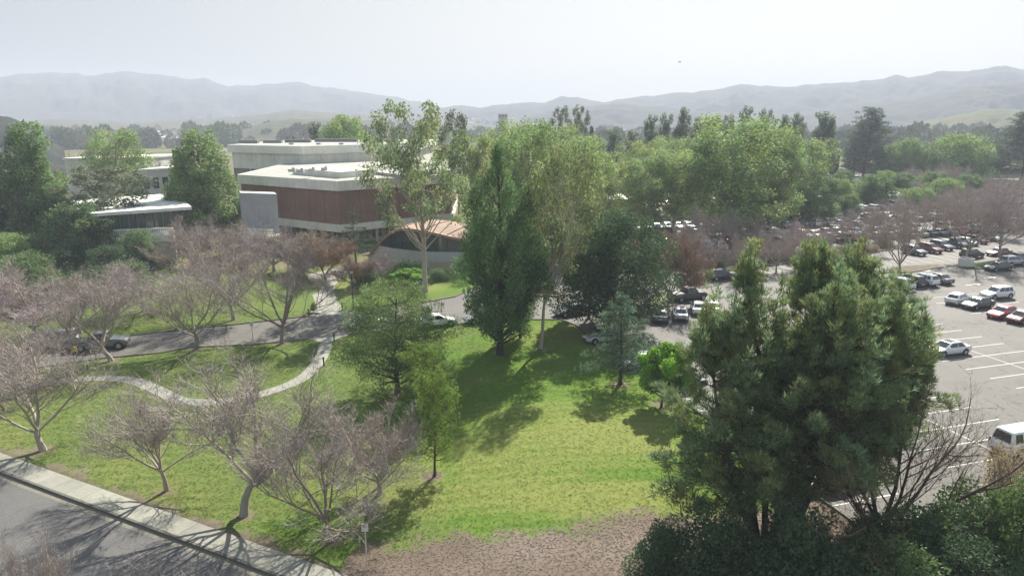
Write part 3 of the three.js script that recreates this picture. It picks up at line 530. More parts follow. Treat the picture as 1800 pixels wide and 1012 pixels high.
// a leaf: a narrow folded rhombus; one or two faces
function leaf(pile, p, ax, r, len, wid, col, two) {
  const s = V3().crossVectors(ax, unit(r)); if (s.lengthSq() < 1e-6) return; s.normalize();
  const m = p.clone().addScaledVector(ax, len * 0.45), e = p.clone().addScaledVector(ax, len);
  const a = m.clone().addScaledVector(s, wid / 2), b = m.clone().addScaledVector(s, -wid / 2);
  if (two) { pile.tri(p, a, e, col); pile.tri(p, e, b, col); } else pile.tri(a, b, e, col);
}
function scatterLeaves(pile, clumps, o, r) {
  const w = clumps.map(c => Math.pow(c.r.x * c.r.y * c.r.z, 0.67)); const tot = w.reduce((a, b) => a + b, 0);
  clumps.forEach((c, k) => {
    const n = Math.round(o.n * w[k] / tot), ct = vary(c.col || o.col, r, o.clumpVar ?? 0.14, 0.08), D = V3(0, -1, 0);
    for (let i = 0; i < n; i++) {
      const d = unit(r), rr = (o.inner ?? 0.35) + (1 - (o.inner ?? 0.35)) * Math.sqrt(r()), ragged = 0.82 + 0.36 * noise2(d.x * 2.3 + k * 7.7, d.y * 2.3 + d.z * 1.7 + k);
      const p = V3(c.p.x + d.x * c.r.x * rr * ragged, c.p.y + d.y * c.r.y * rr * ragged, c.p.z + d.z * c.r.z * rr * ragged);
      const ax = unit(r).multiplyScalar(o.rand ?? 0.8).addScaledVector(d, o.out ?? 0.4).addScaledVector(D, o.droop ?? 0).normalize();
      const s = 0.7 + 0.6 * r(); leaf(pile, p, ax, r, o.len * s, o.wid * s, vary(ct, r, o.leafVar ?? 0.22, 0.1), o.two);
    }
  });
}
function stemTube(pile, pts, r0, r1, sides, col, flare) { const n = pts.length - 1; pile.tube(pts, pts.map((_, i) => lerp(r0, r1, Math.pow(i / n, 0.8)) * (flare && i === 0 ? flare : 1)), sides, col); }

// ---- bare deciduous tree: trunk, limbs and a cloud of fine twigs
function bareTree(o) {
  const r = rng(o.seed), wood = new Pile(), tw = new Pile(), bark = o.bark || [0.33, 0.29, 0.24], tc = o.twig || [0.335, 0.29, 0.262];
  const grow = (p, dir, len, rad, lev) => {
    const n = lev === 0 ? 5 : 4, pts = [p.clone()], d = dir.clone(); let q = p.clone();
    for (let i = 1; i <= n; i++) { d.addScaledVector(unit(r), o.wob ?? 0.16).addScaledVector(V3(0, 1, 0), lev < 2 ? (o.up ?? 0.09) : (o.up2 ?? 0.13)).normalize(); q = q.clone().addScaledVector(d, len / n); pts.push(q); }
    const tip = lev >= 3 ? 0.3 : 0.5; if (lev >= 3) rad = Math.min(rad, 0.013);
    stemTube(lev <= 2 ? wood : tw, pts, rad, rad * tip, [7, 5, 4, 3][Math.min(3, lev)], vary(lev <= 1 ? bark : lev === 2 ? [(bark[0] + tc[0]) / 2, (bark[1] + tc[1]) / 2, (bark[2] + tc[2]) / 2] : tc, r, 0.12, 0.04));
    if (lev >= 3) {
      for (let k = 0; k < (o.fine ?? 9); k++) {
        const t = 0.15 + 0.85 * r(), b = pts[Math.min(n, Math.floor(t * n))].clone().lerp(pts[Math.min(n, Math.floor(t * n) + 1)], (t * n) % 1);
        const dd = d.clone().multiplyScalar(0.9).add(unit(r).multiplyScalar(0.7)).addScaledVector(V3(0, 1, 0), 0.3).normalize(), L = (o.twl ?? 1.1) * (0.5 + r() * 0.9), s = V3().crossVectors(dd, unit(r)).normalize(), wd = o.tww ?? 0.0105;
        const m = b.clone().addScaledVector(dd, L * 0.5).addScaledVector(unit(r), L * 0.06), e = b.clone().addScaledVector(dd, L), col = vary(tc, r, 0.2, 0.06);
        tw.tri(b.clone().addScaledVector(s, wd), b.clone().addScaledVector(s, -wd), m, col);
        tw.tri(m.clone().addScaledVector(s, wd * 0.8), m.clone().addScaledVector(s, -wd * 0.8), e, col);
        const e2 = m.clone().addScaledVector(dd.clone().add(unit(r).multiplyScalar(0.9)).normalize(), L * 0.55); tw.tri(m.clone().addScaledVector(s, wd * 0.8), m.clone().addScaledVector(s, -wd * 0.8), e2, col);
      }
      return;
    }
    const kids = lev === 0 ? (o.limbs ?? 5) : lev === 1 ? (o.kids1 ?? 6) : (o.kids2 ?? 6), az0 = r() * 7;
    for (let k = 0; k < kids; k++) {
      const t = lev === 0 ? 0.72 + 0.28 * (k / Math.max(1, kids - 1)) : 0.25 + 0.75 * ((k + r() * 0.7) / kids), i0 = Math.min(n - 1, Math.floor(t * n * 0.999)), b = pts[i0].clone().lerp(pts[i0 + 1], t * n - i0);
      const az = az0 + k * 2.39996 + r() * 0.5, side = V3(Math.cos(az), 0, Math.sin(az)), ang = lev === 0 ? lerp(o.a0 ?? 0.85, o.a1 ?? 0.3, k / Math.max(1, kids - 1)) + (r() - 0.5) * 0.25 : 0.45 + r() * 0.5;
      let nd; if (lev === 0) nd = V3(side.x * Math.sin(ang), Math.cos(ang), side.z * Math.sin(ang)); else { const s = V3().crossVectors(d, unit(r)).normalize(); nd = d.clone().multiplyScalar(Math.cos(ang)).addScaledVector(s, Math.sin(ang)); }
      const L = lev === 0 ? o.h * (o.limb ?? 0.52) * (0.8 + r() * 0.4) : len * (lev === 1 ? 0.52 : 0.5) * (0.7 + r() * 0.5) * (1.15 - 0.4 * t);
      grow(b, nd.normalize(), L, rad * (lev === 0 ? 0.5 : 0.42) * (0.8 + 0.3 * r()), lev + 1);
    }
    if (lev > 0) grow(pts[n].clone(), d, len * 0.5, rad * 0.5, lev + 1);
  };
  const lean = o.lean || [0, 0];
  grow(V3(0, -0.15, 0), V3(lean[0], 1, lean[1]).normalize(), o.h * (o.bole ?? 0.3), o.rad ?? o.h * 0.022, 0);
  return { trunk: wood.geo(), crown: tw.geo(), trunkName: 'trunk', crownName: 'twigs', mat: twigMat };
}
// ---- leafy tree: clumps of leaves on limbs; the outline comes from prof(t) = half width at relative height t
function leafyTree(o) {
  const r = rng(o.seed), wood = new Pile(), lv = new Pile(), bark = o.bark || [0.12, 0.095, 0.07], clumps = [];
  const h = o.h, y0 = h * (o.bole ?? 0.25), lean = o.lean || [0, 0];
  const axis = t => V3(lean[0] * t * h + Math.sin(t * 5 + o.seed) * h * 0.012, t * h, lean[1] * t * h);
  for (let i = 0; i < o.clumps; i++) {
    const t = (i + r()) / o.clumps, y = lerp(y0, h, t), pr = o.prof(t) * (0.85 + 0.3 * r()), a = i * 2.39996 + r() * 0.8, q = pr * Math.sqrt(r()) * (o.spread ?? 0.85), cr = (o.cr ?? 0.5) * Math.max(pr, o.w * 0.16) * (0.75 + 0.5 * r());
    const c = axis(y / h); clumps.push({ p: V3(c.x + Math.cos(a) * q, Math.min(y, h - cr * 0.6), c.z + Math.sin(a) * q), r: V3(cr, cr * (o.cy ?? 0.8) * (0.8 + 0.4 * r()), cr) });
  }
  if (o.extra) clumps.push(...o.extra);
  const tp = [], n = 9; for (let i = 0; i <= n; i++) tp.push(axis(i / n * (o.top ?? 0.86)).add(V3((r() - 0.5) * h * 0.012, i ? 0 : -0.2, (r() - 0.5) * h * 0.012)));
  const rad = o.rad ?? h * 0.018; stemTube(wood, tp, rad, rad * 0.22, 8, bark, 1.35);
  for (const c of clumps) {
    const yb = clamp(c.p.y - Math.hypot(c.p.x, c.p.z) * (o.rise ?? 0.9), h * (o.bole ?? 0.25) * 0.55, h * 0.8), b = axis(yb / h), L = b.distanceTo(c.p), rr = rad * clamp(1 - yb / h, 0.25, 1) * 0.36;
    const pts = bent(b, c.p, 5, 0.07, r, 0.03); stemTube(wood, pts, rr, rr * 0.3, 5, vary(bark, r, 0.12, 0.03));
    for (let k = 0; k < (o.sub ?? 4); k++) { const e = c.p.clone().add(V3().copy(unit(r)).multiply(c.r).multiplyScalar(0.85)); stemTube(wood, bent(pts[3 + (k % 2)], e, 3, 0.08, r), rr * 0.42, rr * 0.1, 3, bark); }
  }
  scatterLeaves(lv, clumps, o, r);
  return { trunk: wood.geo(), crown: lv.geo(), trunkName: 'trunk', crownName: 'crown', mat: leafMat };
}
// ---- conifer with boughs of needles
function conifer(o) {
  const r = rng(o.seed), wood = new Pile(), nd = new Pile(), bark = o.bark || [0.085, 0.065, 0.05], h = o.h, lean = o.lean || [0, 0];
  const axis = t => V3(lean[0] * t * h + Math.sin(t * 4 + o.seed) * h * 0.01, t * h, lean[1] * t * h);
  const tp = []; for (let i = 0; i <= 10; i++) tp.push(axis(i / 10 * 0.98).add(V3(0, i ? 0 : -0.2, 0))); const rad = o.rad ?? h * 0.02; stemTube(wood, tp, rad, rad * 0.12, 8, bark, 1.3);
  const tuft = (p, dir, c) => { for (let i = 0; i < o.needles; i++) { const ax = dir.clone().multiplyScalar(o.along ?? 0.7).add(unit(r).multiplyScalar(o.fan ?? 0.8)).addScaledVector(V3(0, 1, 0), o.lift ?? 0.15).normalize(); const s = 0.7 + 0.6 * r(); leaf(nd, p, ax, r, o.len * s, o.wid * (0.8 + 0.4 * r()), vary(c, r, 0.22, 0.1), false); } };
  for (let b = 0; b < o.boughs; b++) {
    const t = (b + r()) / o.boughs, th = lerp(o.bole ?? 0.12, 0.985, Math.pow(t, o.tpow ?? 0.85)), a = b * 2.39996 + r() * 0.9, pr = o.prof((th - (o.bole ?? 0.12)) / (1 - (o.bole ?? 0.12))) * (0.65 + 0.5 * r());
    const el = lerp(o.el0 ?? -0.05, o.el1 ?? 0.9, th) + (r() - 0.5) * 0.35, p0 = axis(th * 0.97), dir = V3(Math.cos(a) * Math.cos(el), Math.sin(el), Math.sin(a) * Math.cos(el)), p1 = p0.clone().addScaledVector(dir, pr / Math.max(0.45, Math.cos(el)));
    p1.y += (o.tipUp ?? 0.1) * pr; const pts = bent(p0, p1, 5, 0.05, r, o.sag ?? -0.03), rb = Math.max(0.012, rad * (1 - th) * 0.3 + 0.012); stemTube(wood, pts, rb, rb * 0.25, 4, bark);
    const c = vary(o.col, r, 0.3, 0.12), nt = Math.max(3, Math.round(o.tufts * pr / o.w * 2)), bd = p1.clone().sub(p0).normalize();
    for (let k = 0; k < nt; k++) {
      const u = (o.bare ?? 0.25) + (1 - (o.bare ?? 0.25)) * Math.pow(r(), 0.8), i0 = Math.min(4, Math.floor(u * 5 * 0.999)), q = pts[i0].clone().lerp(pts[i0 + 1], u * 5 - i0), sd = unit(r); if (o.flat) { sd.y *= o.flat; }
      const off = sd.multiplyScalar(pr * (o.side ?? 0.24) * (1.15 - 0.6 * u)), q2 = q.clone().add(off); if (k % 3 === 0) stemTube(wood, [q, q.clone().lerp(q2, 0.5), q2], 0.012, 0.005, 3, bark);
      tuft(q2, off.clone().normalize().multiplyScalar(0.6).add(bd).normalize(), c);
    }
  }
  return { trunk: wood.geo(), crown: nd.geo(), trunkName: 'trunk', crownName: 'crown', mat: needleMat };
}
// sizes of a tree as built: height and half width of its crown
let triCount = 0;
function measure(t) {
  t.crown.computeBoundingBox(); t.h = t.crown.boundingBox.max.y; const p = t.crown.attributes.position, a = [];
  for (let i = 0; i < p.count; i += 7) a.push(Math.hypot(p.getX(i), p.getZ(i))); a.sort((x, y) => x - y); t.w = 2 * a[Math.floor(a.length * (t.q ?? 0.93))];
  triCount += (t.crown.index.count + t.trunk.index.count) / 3; return t;
}
const K = {};
const variants = (name, list, fn) => { K[name] = list.map(o => measure(fn(o))); };
// copies: a tree of KIND standing at photo pixel (px,py), its top at pixel row TOP, WPX pixels wide
let treeTurn = 0;
function plantAt(kind, v, pos, h, w, name, label, group, turn, category = 'tree') {
  const t = K[kind][v % K[kind].length]; treeTurn += 2.1;
  const o = thing(name, label, category, pos, turn ?? treeTurn, group); o.scale.set(w / t.w, h / t.h, w / t.w);
  mesh(t.trunkName, t.trunk, barkMat, o); mesh(t.crownName, t.crown, t.mat, o); return o;
}
function plant(kind, v, px, py, top, wpx, name, label, group, turn) {
  const p = place(px, py), h = atZ(px, top, p.z).y - p.y, w = wpx * camDepth(p) / FOCAL; return plantAt(kind, v, p, h, w, name, label, group, turn);
}

// ---- the kinds
variants('bare', [
  { seed: 101, h: 10, limbs: 5, kids1: 8, kids2: 8, fine: 11, bole: 0.24, lean: [-0.12, 0.04] },
  { seed: 102, h: 10, limbs: 6, kids1: 8, kids2: 8, fine: 11, bole: 0.28, a0: 1.05, limb: 0.55 },
  { seed: 103, h: 10, limbs: 5, kids1: 8, kids2: 8, fine: 11, bole: 0.3, a0: 1.2, lean: [-0.06, 0], wob: 0.2 },
  { seed: 104, h: 10, limbs: 7, kids1: 7, kids2: 6, fine: 11, bole: 0.26, a0: 1.25, a1: 0.25, limb: 0.6, bark: [0.22, 0.185, 0.15], twig: [0.282, 0.246, 0.228] },
], bareTree);
variants('bareDense', [                                                        // twiggier crowns, further off
  { seed: 111, h: 10, limbs: 6, kids1: 7, kids2: 7, fine: 12, bole: 0.22, twig: [0.349, 0.291, 0.263], tww: 0.0155, twl: 1.05 },
  { seed: 112, h: 10, limbs: 6, kids1: 7, kids2: 7, fine: 12, bole: 0.2, a0: 1.1, twig: [0.335, 0.281, 0.237], tww: 0.0155, twl: 1.05 },
  { seed: 113, h: 10, limbs: 5, kids1: 8, kids2: 7, fine: 11, bole: 0.26, a0: 0.95, twig: [0.356, 0.298, 0.290], tww: 0.0155, twl: 1.05 },
], bareTree);
variants('bareRust', [{ seed: 121, h: 8, limbs: 6, kids1: 7, kids2: 7, fine: 19, bole: 0.15, a0: 1.1, twig: [0.31, 0.225, 0.165], bark: [0.16, 0.12, 0.09], tww: 0.025 }, { seed: 122, h: 8, limbs: 6, kids1: 7, kids2: 6, fine: 19, bole: 0.18, a0: 1.0, twig: [0.28, 0.235, 0.15], bark: [0.16, 0.12, 0.09], tww: 0.025 }], bareTree);
variants('euc', [                                                              // eucalyptus: pale forked trunk, separate drooping clumps
  { seed: 201, h: 26, w: 12, bole: 0.4, clumps: 44, cr: 0.22, cy: 1.25, prof: t => 6.2 * (0.55 + 0.45 * Math.sin(Math.PI * (0.15 + t * 0.75))), spread: 1.05, n: 8840, len: 0.667, wid: 0.255, droop: 1.0, rand: 0.7, out: 0.15, inner: 0.1, clumpVar: 0.25, leafVar: 0.42, col: [0.249, 0.311, 0.144], bark: [0.40, 0.34, 0.28], rise: 1.7, rad: 0.36, sub: 4, lean: [-0.02, 0] },
  { seed: 202, h: 24, w: 12, bole: 0.34, clumps: 74, cr: 0.24, cy: 1.15, prof: t => 6 * (0.6 + 0.4 * Math.sin(Math.PI * (0.1 + t * 0.8))), spread: 1.05, n: 15600, len: 0.638, wid: 0.285, droop: 0.9, rand: 0.8, out: 0.2, inner: 0.1, clumpVar: 0.28, leafVar: 0.42, col: [0.326, 0.397, 0.152], bark: [0.36, 0.31, 0.26], rise: 1.5, rad: 0.3, sub: 3 },
  { seed: 203, h: 24, w: 13, bole: 0.2, clumps: 86, cr: 0.24, cy: 1.05, prof: t => 6.5 * (0.6 + 0.4 * Math.sin(Math.PI * (0.12 + t * 0.78))), spread: 1.05, n: 16640, len: 0.667, wid: 0.315, droop: 0.7, rand: 0.8, out: 0.3, inner: 0.15, clumpVar: 0.28, leafVar: 0.42, col: [0.282, 0.378, 0.140], bark: [0.3, 0.26, 0.21], rise: 1.3, rad: 0.36, sub: 3 },
  { seed: 204, h: 24, w: 8, bole: 0.4, clumps: 34, cr: 0.26, cy: 1.3, prof: t => 3.8 * (0.6 + 0.4 * Math.sin(Math.PI * (0.1 + t * 0.8))), spread: 1.1, n: 5720, len: 0.667, wid: 0.285, droop: 0.9, rand: 0.8, out: 0.2, inner: 0.1, clumpVar: 0.25, leafVar: 0.3, col: [0.167, 0.192, 0.119], bark: [0.36, 0.31, 0.27], rise: 1.7, rad: 0.26 },
], leafyTree);
variants('eucDark', [
  { seed: 211, h: 24, w: 9, bole: 0.16, clumps: 51, cr: 0.277, cy: 1.25, prof: t => 4.4 * (0.75 + 0.25 * Math.sin(Math.PI * t)) * (1 - 0.5 * t), spread: 1, n: 15600, len: 0.725, wid: 0.264, droop: 0.3, rand: 0.8, out: 0.4, inner: 0.15, clumpVar: 0.26, leafVar: 0.42, col: [0.122, 0.169, 0.084], bark: [0.2, 0.17, 0.14], rise: 1.4 },
  { seed: 212, h: 24, w: 8, bole: 0.14, clumps: 44, cr: 0.297, cy: 1.3, prof: t => 4 * (1 - 0.55 * t), spread: 1, n: 13260, len: 0.725, wid: 0.264, droop: 0.3, rand: 0.8, out: 0.4, inner: 0.15, clumpVar: 0.26, leafVar: 0.42, col: [0.139, 0.184, 0.092], bark: [0.2, 0.17, 0.14], rise: 1.4 },
], leafyTree);
variants('broad', [                                                            // dense bushy evergreens
  { seed: 221, h: 22, w: 12, bole: 0.04, clumps: 102, cr: 0.277, cy: 1.0, prof: t => 6.6 * Math.pow(1 - t * 0.93, 0.55) * (0.75 + 0.25 * Math.min(1, t * 6)), spread: 1.05, n: 32760, len: 0.493, wid: 0.345, droop: 0.1, rand: 0.9, out: 0.5, inner: 0.25, clumpVar: 0.26, leafVar: 0.42, col: [0.235, 0.340, 0.120], two: false, rise: 1.1 },
  { seed: 222, h: 22, w: 10, bole: 0.06, clumps: 95, cr: 0.297, cy: 1.15, prof: t => 5 * Math.pow(1 - t * 0.94, 0.45), spread: 1.05, n: 29640, len: 0.493, wid: 0.345, droop: 0.1, rand: 0.9, out: 0.5, inner: 0.25, clumpVar: 0.26, leafVar: 0.42, col: [0.191, 0.291, 0.112], rise: 1.1 },
  { seed: 223, h: 12, w: 12, bole: 0.2, clumps: 78, cr: 0.264, cy: 0.75, prof: t => 6 * Math.sqrt(Math.max(0.02, 1 - (t * 1.05 - 0.25) ** 2 * 1.3)), spread: 1.05, n: 18252, len: 0.493, wid: 0.364, rand: 0.9, out: 0.5, inner: 0.25, clumpVar: 0.26, leafVar: 0.42, col: [0.177, 0.263, 0.105], rise: 0.8 },
  { seed: 224, h: 12, w: 12, bole: 0.18, clumps: 74, cr: 0.277, cy: 0.8, prof: t => 6 * Math.sqrt(Math.max(0.02, 1 - (t * 1.05 - 0.3) ** 2 * 1.3)), spread: 1.05, n: 18252, len: 0.493, wid: 0.364, rand: 0.9, out: 0.5, inner: 0.25, clumpVar: 0.26, leafVar: 0.42, col: [0.259, 0.365, 0.121], rise: 0.8 },
], leafyTree);
variants('oak', [{ seed: 231, h: 15, w: 13, bole: 0.16, clumps: 102, cr: 0.264, cy: 0.85, prof: t => 6.8 * Math.sqrt(Math.max(0.03, 1 - (t - 0.3) ** 2 * 1.6)), spread: 1.05, n: 40365, len: 0.325, wid: 0.274, rand: 0.9, out: 0.45, inner: 0.25, clumpVar: 0.26, leafVar: 0.32, col: [0.074, 0.131, 0.056], bark: [0.1, 0.08, 0.06], rise: 0.7, rad: 0.42 }], leafyTree);
variants('round', [{ seed: 241, h: 6, w: 5, bole: 0.34, clumps: 51, cr: 0.277, cy: 0.9, prof: t => 2.5 * Math.sqrt(Math.max(0.05, 1 - (t - 0.4) ** 2 * 2.0)), spread: 1.05, n: 17550, len: 0.2, wid: 0.176, rand: 0.9, out: 0.5, inner: 0.25, clumpVar: 0.26, leafVar: 0.32, col: [0.215, 0.400, 0.050], bark: [0.06, 0.045, 0.035], rad: 0.13, lean: [0.1, 0], two: true }], leafyTree);
variants('plume', [{ seed: 251, h: 22, w: 10, bole: 0.09, clumps: 125, cr: 0.2, cy: 1.7, prof: t => 5 * Math.pow(Math.sin(Math.PI * clamp(0.22 + t * 0.76)), 1.2), spread: 1.05, n: 38440, len: 0.550, wid: 0.149, droop: -0.75, rand: 0.6, out: 0.45, inner: 0.1, clumpVar: 0.3, leafVar: 0.45, col: [0.131, 0.223, 0.085], bark: [0.075, 0.06, 0.05], rad: 0.42, rise: 0.8, sub: 3 }], leafyTree);
variants('pine', [
  { seed: 261, h: 11, w: 9, bole: 0.14, needle: true, clumps: 92, cr: 0.24, cy: 0.75, prof: t => 4.7 * Math.pow(Math.sin(Math.PI * clamp(0.2 + t * 0.7)), 0.6), spread: 1.05, n: 39200, len: 0.330, wid: 0.084, droop: -0.35, rand: 0.65, out: 0.8, inner: 0.05, clumpVar: 0.25, leafVar: 0.34, col: [0.177, 0.254, 0.086], bark: [0.1, 0.08, 0.065], rad: 0.26, rise: 0.35, sub: 2 },
  { seed: 262, h: 28, w: 11, bole: 0.06, boughs: 144, tufts: 32, needles: 9, len: 0.75, wid: 0.135, prof: t => 5.8 * Math.pow(1 - t * 0.9, 0.6), el0: 0.1, el1: 1.0, fan: 0.7, tipUp: 0.2, side: 0.187, bare: 0.2, col: [0.076, 0.116, 0.068], rad: 0.4 },
  { seed: 263, h: 7, w: 4, bole: 0.16, boughs: 59, tufts: 29, needles: 12, len: 0.28, wid: 0.051, prof: t => 2.1 * Math.pow(Math.sin(Math.PI * clamp(0.2 + t * 0.75)), 0.7), el0: 0.1, el1: 1.0, fan: 0.8, tipUp: 0.2, side: 0.255, bare: 0.2, col: [0.193, 0.284, 0.058], rad: 0.12 },
], o => o.needle ? leafyTree(o) : conifer(o));
variants('cedar', [
  { seed: 271, h: 9, w: 7, bole: 0.22, boughs: 84, tufts: 45, needles: 10, len: 0.26, wid: 0.065, prof: t => 3.6 * Math.pow(1 - t * 0.97, 0.8), el0: -0.15, el1: 0.5, flat: 0.15, fan: 0.7, tipUp: -0.12, sag: 0.06, side: 0.272, bare: 0.15, col: [0.125, 0.205, 0.122], rad: 0.16, tpow: 1 },
  { seed: 272, h: 11, w: 6, bole: 0.2, boughs: 39, tufts: 35, needles: 10, len: 0.26, wid: 0.068, prof: t => 3.2 * Math.pow(1 - t * 0.97, 0.9), el0: -0.1, el1: 0.3, flat: 0.15, fan: 0.7, tipUp: 0.0, side: 0.221, bare: 0.1, col: [0.076, 0.124, 0.075], rad: 0.16, tpow: 1 },
], conifer);
variants('cypress', [{ seed: 281, h: 14, w: 2.2, bole: 0.03, clumps: 26, cr: 0.8, cy: 1.5, prof: t => 0.95 * Math.pow(Math.sin(Math.PI * clamp(0.15 + t * 0.8)), 0.5), spread: 0.4, n: 8100, len: 0.4, wid: 0.162, droop: -1.2, rand: 0.5, out: 0.3, inner: 0.5, col: [0.048, 0.071, 0.039] }], leafyTree);
variants('shrub', [
  { seed: 291, h: 3, w: 4, bole: 0.02, clumps: 26, cr: 0.45, cy: 0.8, prof: t => 2 * Math.sqrt(Math.max(0.05, 1 - t * t * 0.9)), spread: 1, n: 12150, len: 0.17, wid: 0.121, rand: 0.9, out: 0.5, inner: 0.4, col: [0.132, 0.218, 0.069], rad: 0.06 },
  { seed: 292, h: 3, w: 4, bole: 0.02, clumps: 26, cr: 0.45, cy: 0.8, prof: t => 2 * Math.sqrt(Math.max(0.05, 1 - t * t * 0.9)), spread: 1, n: 12150, len: 0.17, wid: 0.121, rand: 0.9, out: 0.5, inner: 0.4, col: [0.073, 0.131, 0.057], rad: 0.06 },
  { seed: 293, h: 3, w: 4, bole: 0.02, clumps: 22, cr: 0.45, cy: 0.8, prof: t => 2 * Math.sqrt(Math.max(0.05, 1 - t * t * 0.9)), spread: 1, n: 8100, len: 0.2, wid: 0.081, rand: 0.9, out: 0.5, inner: 0.3, col: [0.370, 0.309, 0.194], rad: 0.05 },
], leafyTree);
variants('bareDark', [{ seed: 131, h: 10, limbs: 8, kids1: 7, kids2: 6, fine: 7, bole: 0.1, a0: 1.0, a1: 0.35, limb: 0.72, up: 0.04, up2: 0.08, bark: [0.075, 0.058, 0.046], twig: [0.140, 0.103, 0.076], rad: 0.3, tww: 0.012 }], bareTree);
variants('eucLean', [{ seed: 205, h: 24, w: 11, bole: 0.42, clumps: 64, cr: 0.25, cy: 1.15, prof: t => 5.2 * (0.55 + 0.45 * Math.sin(Math.PI * (0.1 + t * 0.8))), spread: 1.05, n: 11700, len: 0.525, wid: 0.230, droop: 0.9, rand: 0.8, out: 0.2, inner: 0.1, clumpVar: 0.28, leafVar: 0.42, col: [0.23, 0.275, 0.12], bark: [0.42, 0.37, 0.31], rise: 1.6, rad: 0.3, sub: 3, lean: [0.13, 0] }], leafyTree);
// ---------------------------------------------------------------- planting: sycamores of the near lawn
plant('bare', 0, 75, 792, 562, 235, 'bare_sycamore', 'slim leafless sycamore leaning beside the pavement, alone before the winding path', null, 0.3);
plant('bare', 1, 292, 862, 652, 265, 'bare_sycamore', 'leafless sycamore with low side limbs beside the pavement, middle of three', null, 2.4);
plant('bare', 2, 428, 906, 590, 320, 'bare_sycamore', 'tall leafless sycamore by the pavement with long drooping lower limb', null, 0.9);
plant('bare', 3, 583, 951, 664, 330, 'bare_sycamore', 'broad purplish leafless sycamore standing beside the white sign', null, 4.4);
plant('bareDense', 0, 668, 868, 690, 215, 'bare_sycamore', 'purple twiggy sycamore tucked between the broad one and the young yellow-green conifer', null, 1.4);
function atStreet(px, py, s) { const d = ray(px, py), t = (s - swS(0, 0)) / (d.x * SWN.x + d.z * SWN.z); return V3(0, CAM_H, 0).addScaledVector(d, t); }
for (const [v, px, top, w, l, turn] of [[1, 8, 872, 5.2, 'leafless twiggy crown overhanging the street beside the kerb shadow', 3.7], [0, 215, 950, 5, 'low leafless crown showing over the middle of the street', 1.9]]) { const p = atStreet(px, top, 12.2); plantAt('bare', v, V3(p.x, 0, p.z), p.y, w, 'bare_sycamore', l, null, turn); }
plant('bare', 0, 195, 634, 452, 175, 'bare_sycamore', 'leafless sycamore beside the road next to the parked pickup', null, 1.2);
plant('bare', 2, 345, 613, 440, 170, 'bare_sycamore', 'leafless sycamore with forked pale trunk on the road edge before the berm', null, 5.1);
plant('bare', 3, 495, 604, 372, 250, 'bare_sycamore', 'large leafless sycamore between road and footpath bend', null, 2.0);
plant('bareDense', 0, 410, 562, 385, 165, 'bare_sycamore', 'leafless purple-twigged tree standing on the grassy berm', null, 0.4);
const thicket = 'leafless thicket trees by the road';
for (const [v, px, py, top, w] of [[0, 20, 700, 545, 190], [1, -55, 690, 500, 230], [2, 60, 600, 455, 200], [1, 140, 585, 452, 190], [0, -20, 575, 440, 190], [2, 250, 548, 440, 150]]) plant('bareDense', v, px, py, top, w, 'bare_thicket_tree', 'pinkish leafless tree in the thicket around the parked van', thicket);
const bermRow = 'leafless trees behind the berm';
for (const [v, px, py, top, w] of [[0, 350, 470, 372, 120], [1, 420, 472, 378, 130], [2, 480, 478, 384, 140], [0, 535, 486, 392, 120], [1, 300, 478, 408, 110]]) plant('bareDense', v, px, py, top, w, 'bare_garden_tree', 'purple leafless tree massed below the grey annexe', bermRow);
plant('bareRust', 0, 572, 492, 408, 110, 'bare_garden_tree', 'rust-coloured leafless tree beside the entrance walk');
plant('bareRust', 1, 532, 480, 396, 110, 'bare_garden_tree', 'olive-brown leafless tree behind the entrance walk, below the brown block corner');
plant('bareDense', 2, 671, 505, 422, 72, 'bare_garden_tree', 'small pink leafless tree before the arched glass');
plant('bareRust', 0, 630, 505, 445, 70, 'bare_garden_tree', 'low rusty leafless shrub-tree by the lamp post');

// big single trees
plant('pine', 0, 700, 691, 488, 178, 'pine_tree', 'rounded bright green pine with bare dark trunk on the lawn beside the footpath', null, 0.5);
plant('pine', 2, 765, 836, 640, 84, 'young_conifer', 'young yellow-green conifer beside the broad leafless sycamore', null, 0.2);
plant('pine', 2, 752, 742, 590, 96, 'young_conifer', 'soft green young conifer tucked against the rounded pine', null, 2.2);
plant('plume', 0, 880, 622, 244, 158, 'casuarina_tree', 'tall dark feathery evergreen with twin trunk on the main lawn', null, 0.7);
plant('plume', 0, 914, 594, 380, 56, 'casuarina_tree', 'slimmer dark evergreen close behind the tall feathery one', null, 3.1);
plant('euc', 0, 745, 513, 172, 185, 'eucalyptus_tree', 'tall eucalyptus with bare pale trunk before the arched entrance', null, 0.4);
plant('eucLean', 0, 952, 613, 236, 175, 'eucalyptus_tree', 'yellow-green eucalyptus with leaning pale trunk on the main lawn', null, 0);
plant('round', 0, 1035, 560, 388, 100, 'bright_tree', 'yellow-green leafy tree touching the dark oak', null, 1.0);
plant('oak', 0, 1068, 582, 362, 190, 'dark_oak', 'dense dark oak casting a broad shadow at the lawn corner', null, 0.6);
plant('cedar', 0, 1089, 676, 512, 118, 'cedar_tree', 'young blue-green cedar with drooping tiers beside the car-park kerb', null, 0.3);
plant('round', 0, 1162, 716, 600, 98, 'round_tree', 'small round bright green tree with crooked trunk by the car-park kerb', null, 0.2);
plant('cedar', 1, 625, 470, 358, 62, 'cedar_tree', 'small dark tiered cedar before the brown block corner', null, 0.9);
plant('round', 0, 716, 505, 472, 66, 'garden_bush', 'bright green leafy bush beside the pale eucalyptus trunk', null, 0.9);

